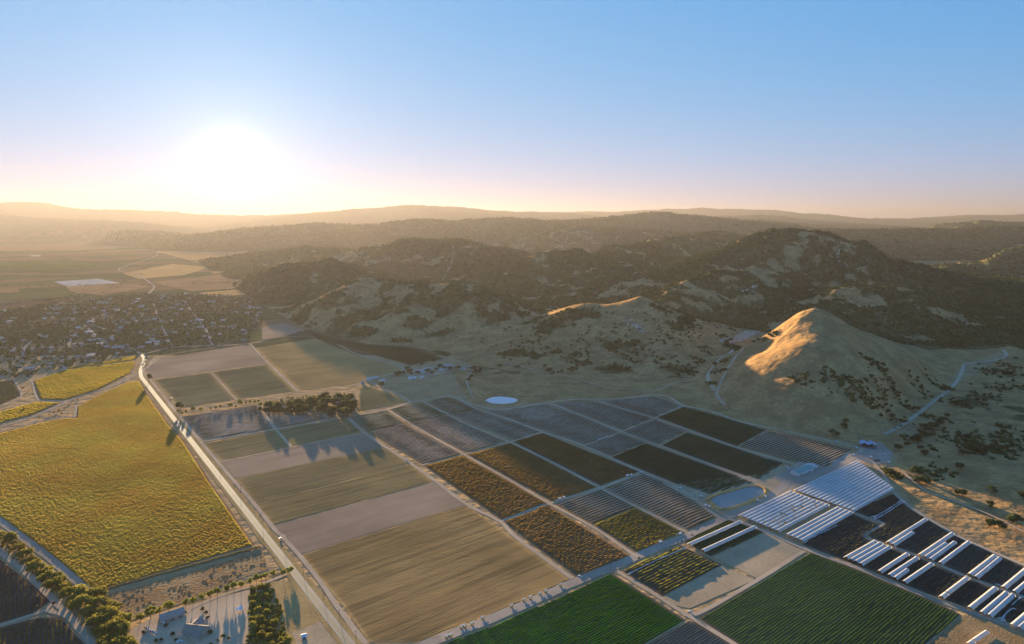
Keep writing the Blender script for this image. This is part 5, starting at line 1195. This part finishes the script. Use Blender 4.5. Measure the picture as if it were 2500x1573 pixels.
# cattle pens by the canyon road
def fence_line(P, Q, mat, root):
    d = Q - P; L = np.linalg.norm(d); m = MB()
    for z in (.6, 1.2): m.tube((*P, z), (*Q, z), .09, .09, 4)
    m.build('rail', mat, root)
    for t in np.linspace(0, 1, max(2, int(L / 4))):
        X, Y = P + d * t; MB().box(X - .1, X + .1, Y - .1, Y + .1, -.4, 1.5).build('post', mat, root)
pen = [[np.array(G(*cr_(*p))) for p in row] for row in [[(1250,1060),(1300,1025),(1350,990)],[(1270,1085),(1330,1055),(1390,1010)],[(1340,1100),(1380,1075),(1430,1030)]]]
pr = empty('corral', (0, 0, .15)); tag(pr, 'white railed cattle pens beside the canyon road', 'fence')
for r in pen:
    for a, b in zip(r[:-1], r[1:]): fence_line(a, b, M['paint_white'], pr)
for cidx in range(3):
    for a, b in zip([r[cidx] for r in pen][:-1], [r[cidx] for r in pen][1:]): fence_line(a, b, M['paint_white'], pr)
# pale rock scars
def scar(label, pts, seed):
    r = random.Random(seed); P = [GT(*p) for p in pts]; V = []; Fq = []
    for k, (x, y, z) in enumerate(P):
        n = 7; base = len(V); R_ = r.uniform(7, 15)
        for j in range(n):
            a = 2 * math.pi * j / n; q = R_ * r.uniform(.6, 1.3); V.append((x + math.cos(a) * q, y + math.sin(a) * q * .7, ground_z(x + math.cos(a) * q, y + math.sin(a) * q * .7) - .6))
        V.append((x, y, z + r.uniform(1.5, 3.2))); Fq += [(base + j, base + (j + 1) % n, base + n) for j in range(n)]
    tag(MB().add(V, Fq).build('rock_outcrop', M['rock']), label, 'rock', 'pale rock scars on the hills')
c5 = lambda x, y: (1240 + x * .2658, 450 + y * .2658)
scar('pale rock scar running down the front of the scarred hill', [c5(1060,1250),c5(1090,1260),c5(1130,1250),c5(1150,1270),c5(1170,1290),c5(1190,1310),c5(1210,1330),c5(1230,1350),c5(1100,1285),c5(1160,1300)], 1)
scar('white rock streak on the dome left of the big wooded hill', [c5(2170,980),c5(2200,970),c5(2225,960),c5(2250,950),c5(2270,940),c5(2255,985)], 2)
scar('pale cliff patch on the big wooded hill', [c5(2110,740),c5(2125,760),c5(2140,785),c5(2150,690),c5(2190,830)], 3)
HAZE_D, HAZE_G = 3.4e-5, 0.4
# ------------------------------------------------------------------ the hazy evening air
HM = bpy.data.materials.new('hazy_air'); HM.use_nodes = True
hn = HM.node_tree.nodes; hl = HM.node_tree.links; hn.clear()
ho = hn.new('ShaderNodeOutputMaterial'); hv = hn.new('ShaderNodeVolumePrincipled')
hv.inputs['Color'].default_value = (0.245, 0.222, 0.222, 1)
hv.inputs['Density'].default_value = HAZE_D
hv.inputs['Anisotropy'].default_value = HAZE_G
hl.new(hv.outputs[0], ho.inputs['Volume'])
def box_mesh(x0, x1, y0, y1, z0, z1):
    v = [(x, y, z) for z in (z0, z1) for y in (y0, y1) for x in (x0, x1)]
    f = [(0,2,3,1),(4,5,7,6),(0,1,5,4),(2,6,7,3),(0,4,6,2),(1,3,7,5)]
    return v, f
zmax = float(max(TZ.max(), CAM_H))
hz = mesh_object('haze', *box_mesh(-60000, 60000, -6000, 50000, -1.0, zmax + 40), HM)
hz['kind'] = 'stuff'
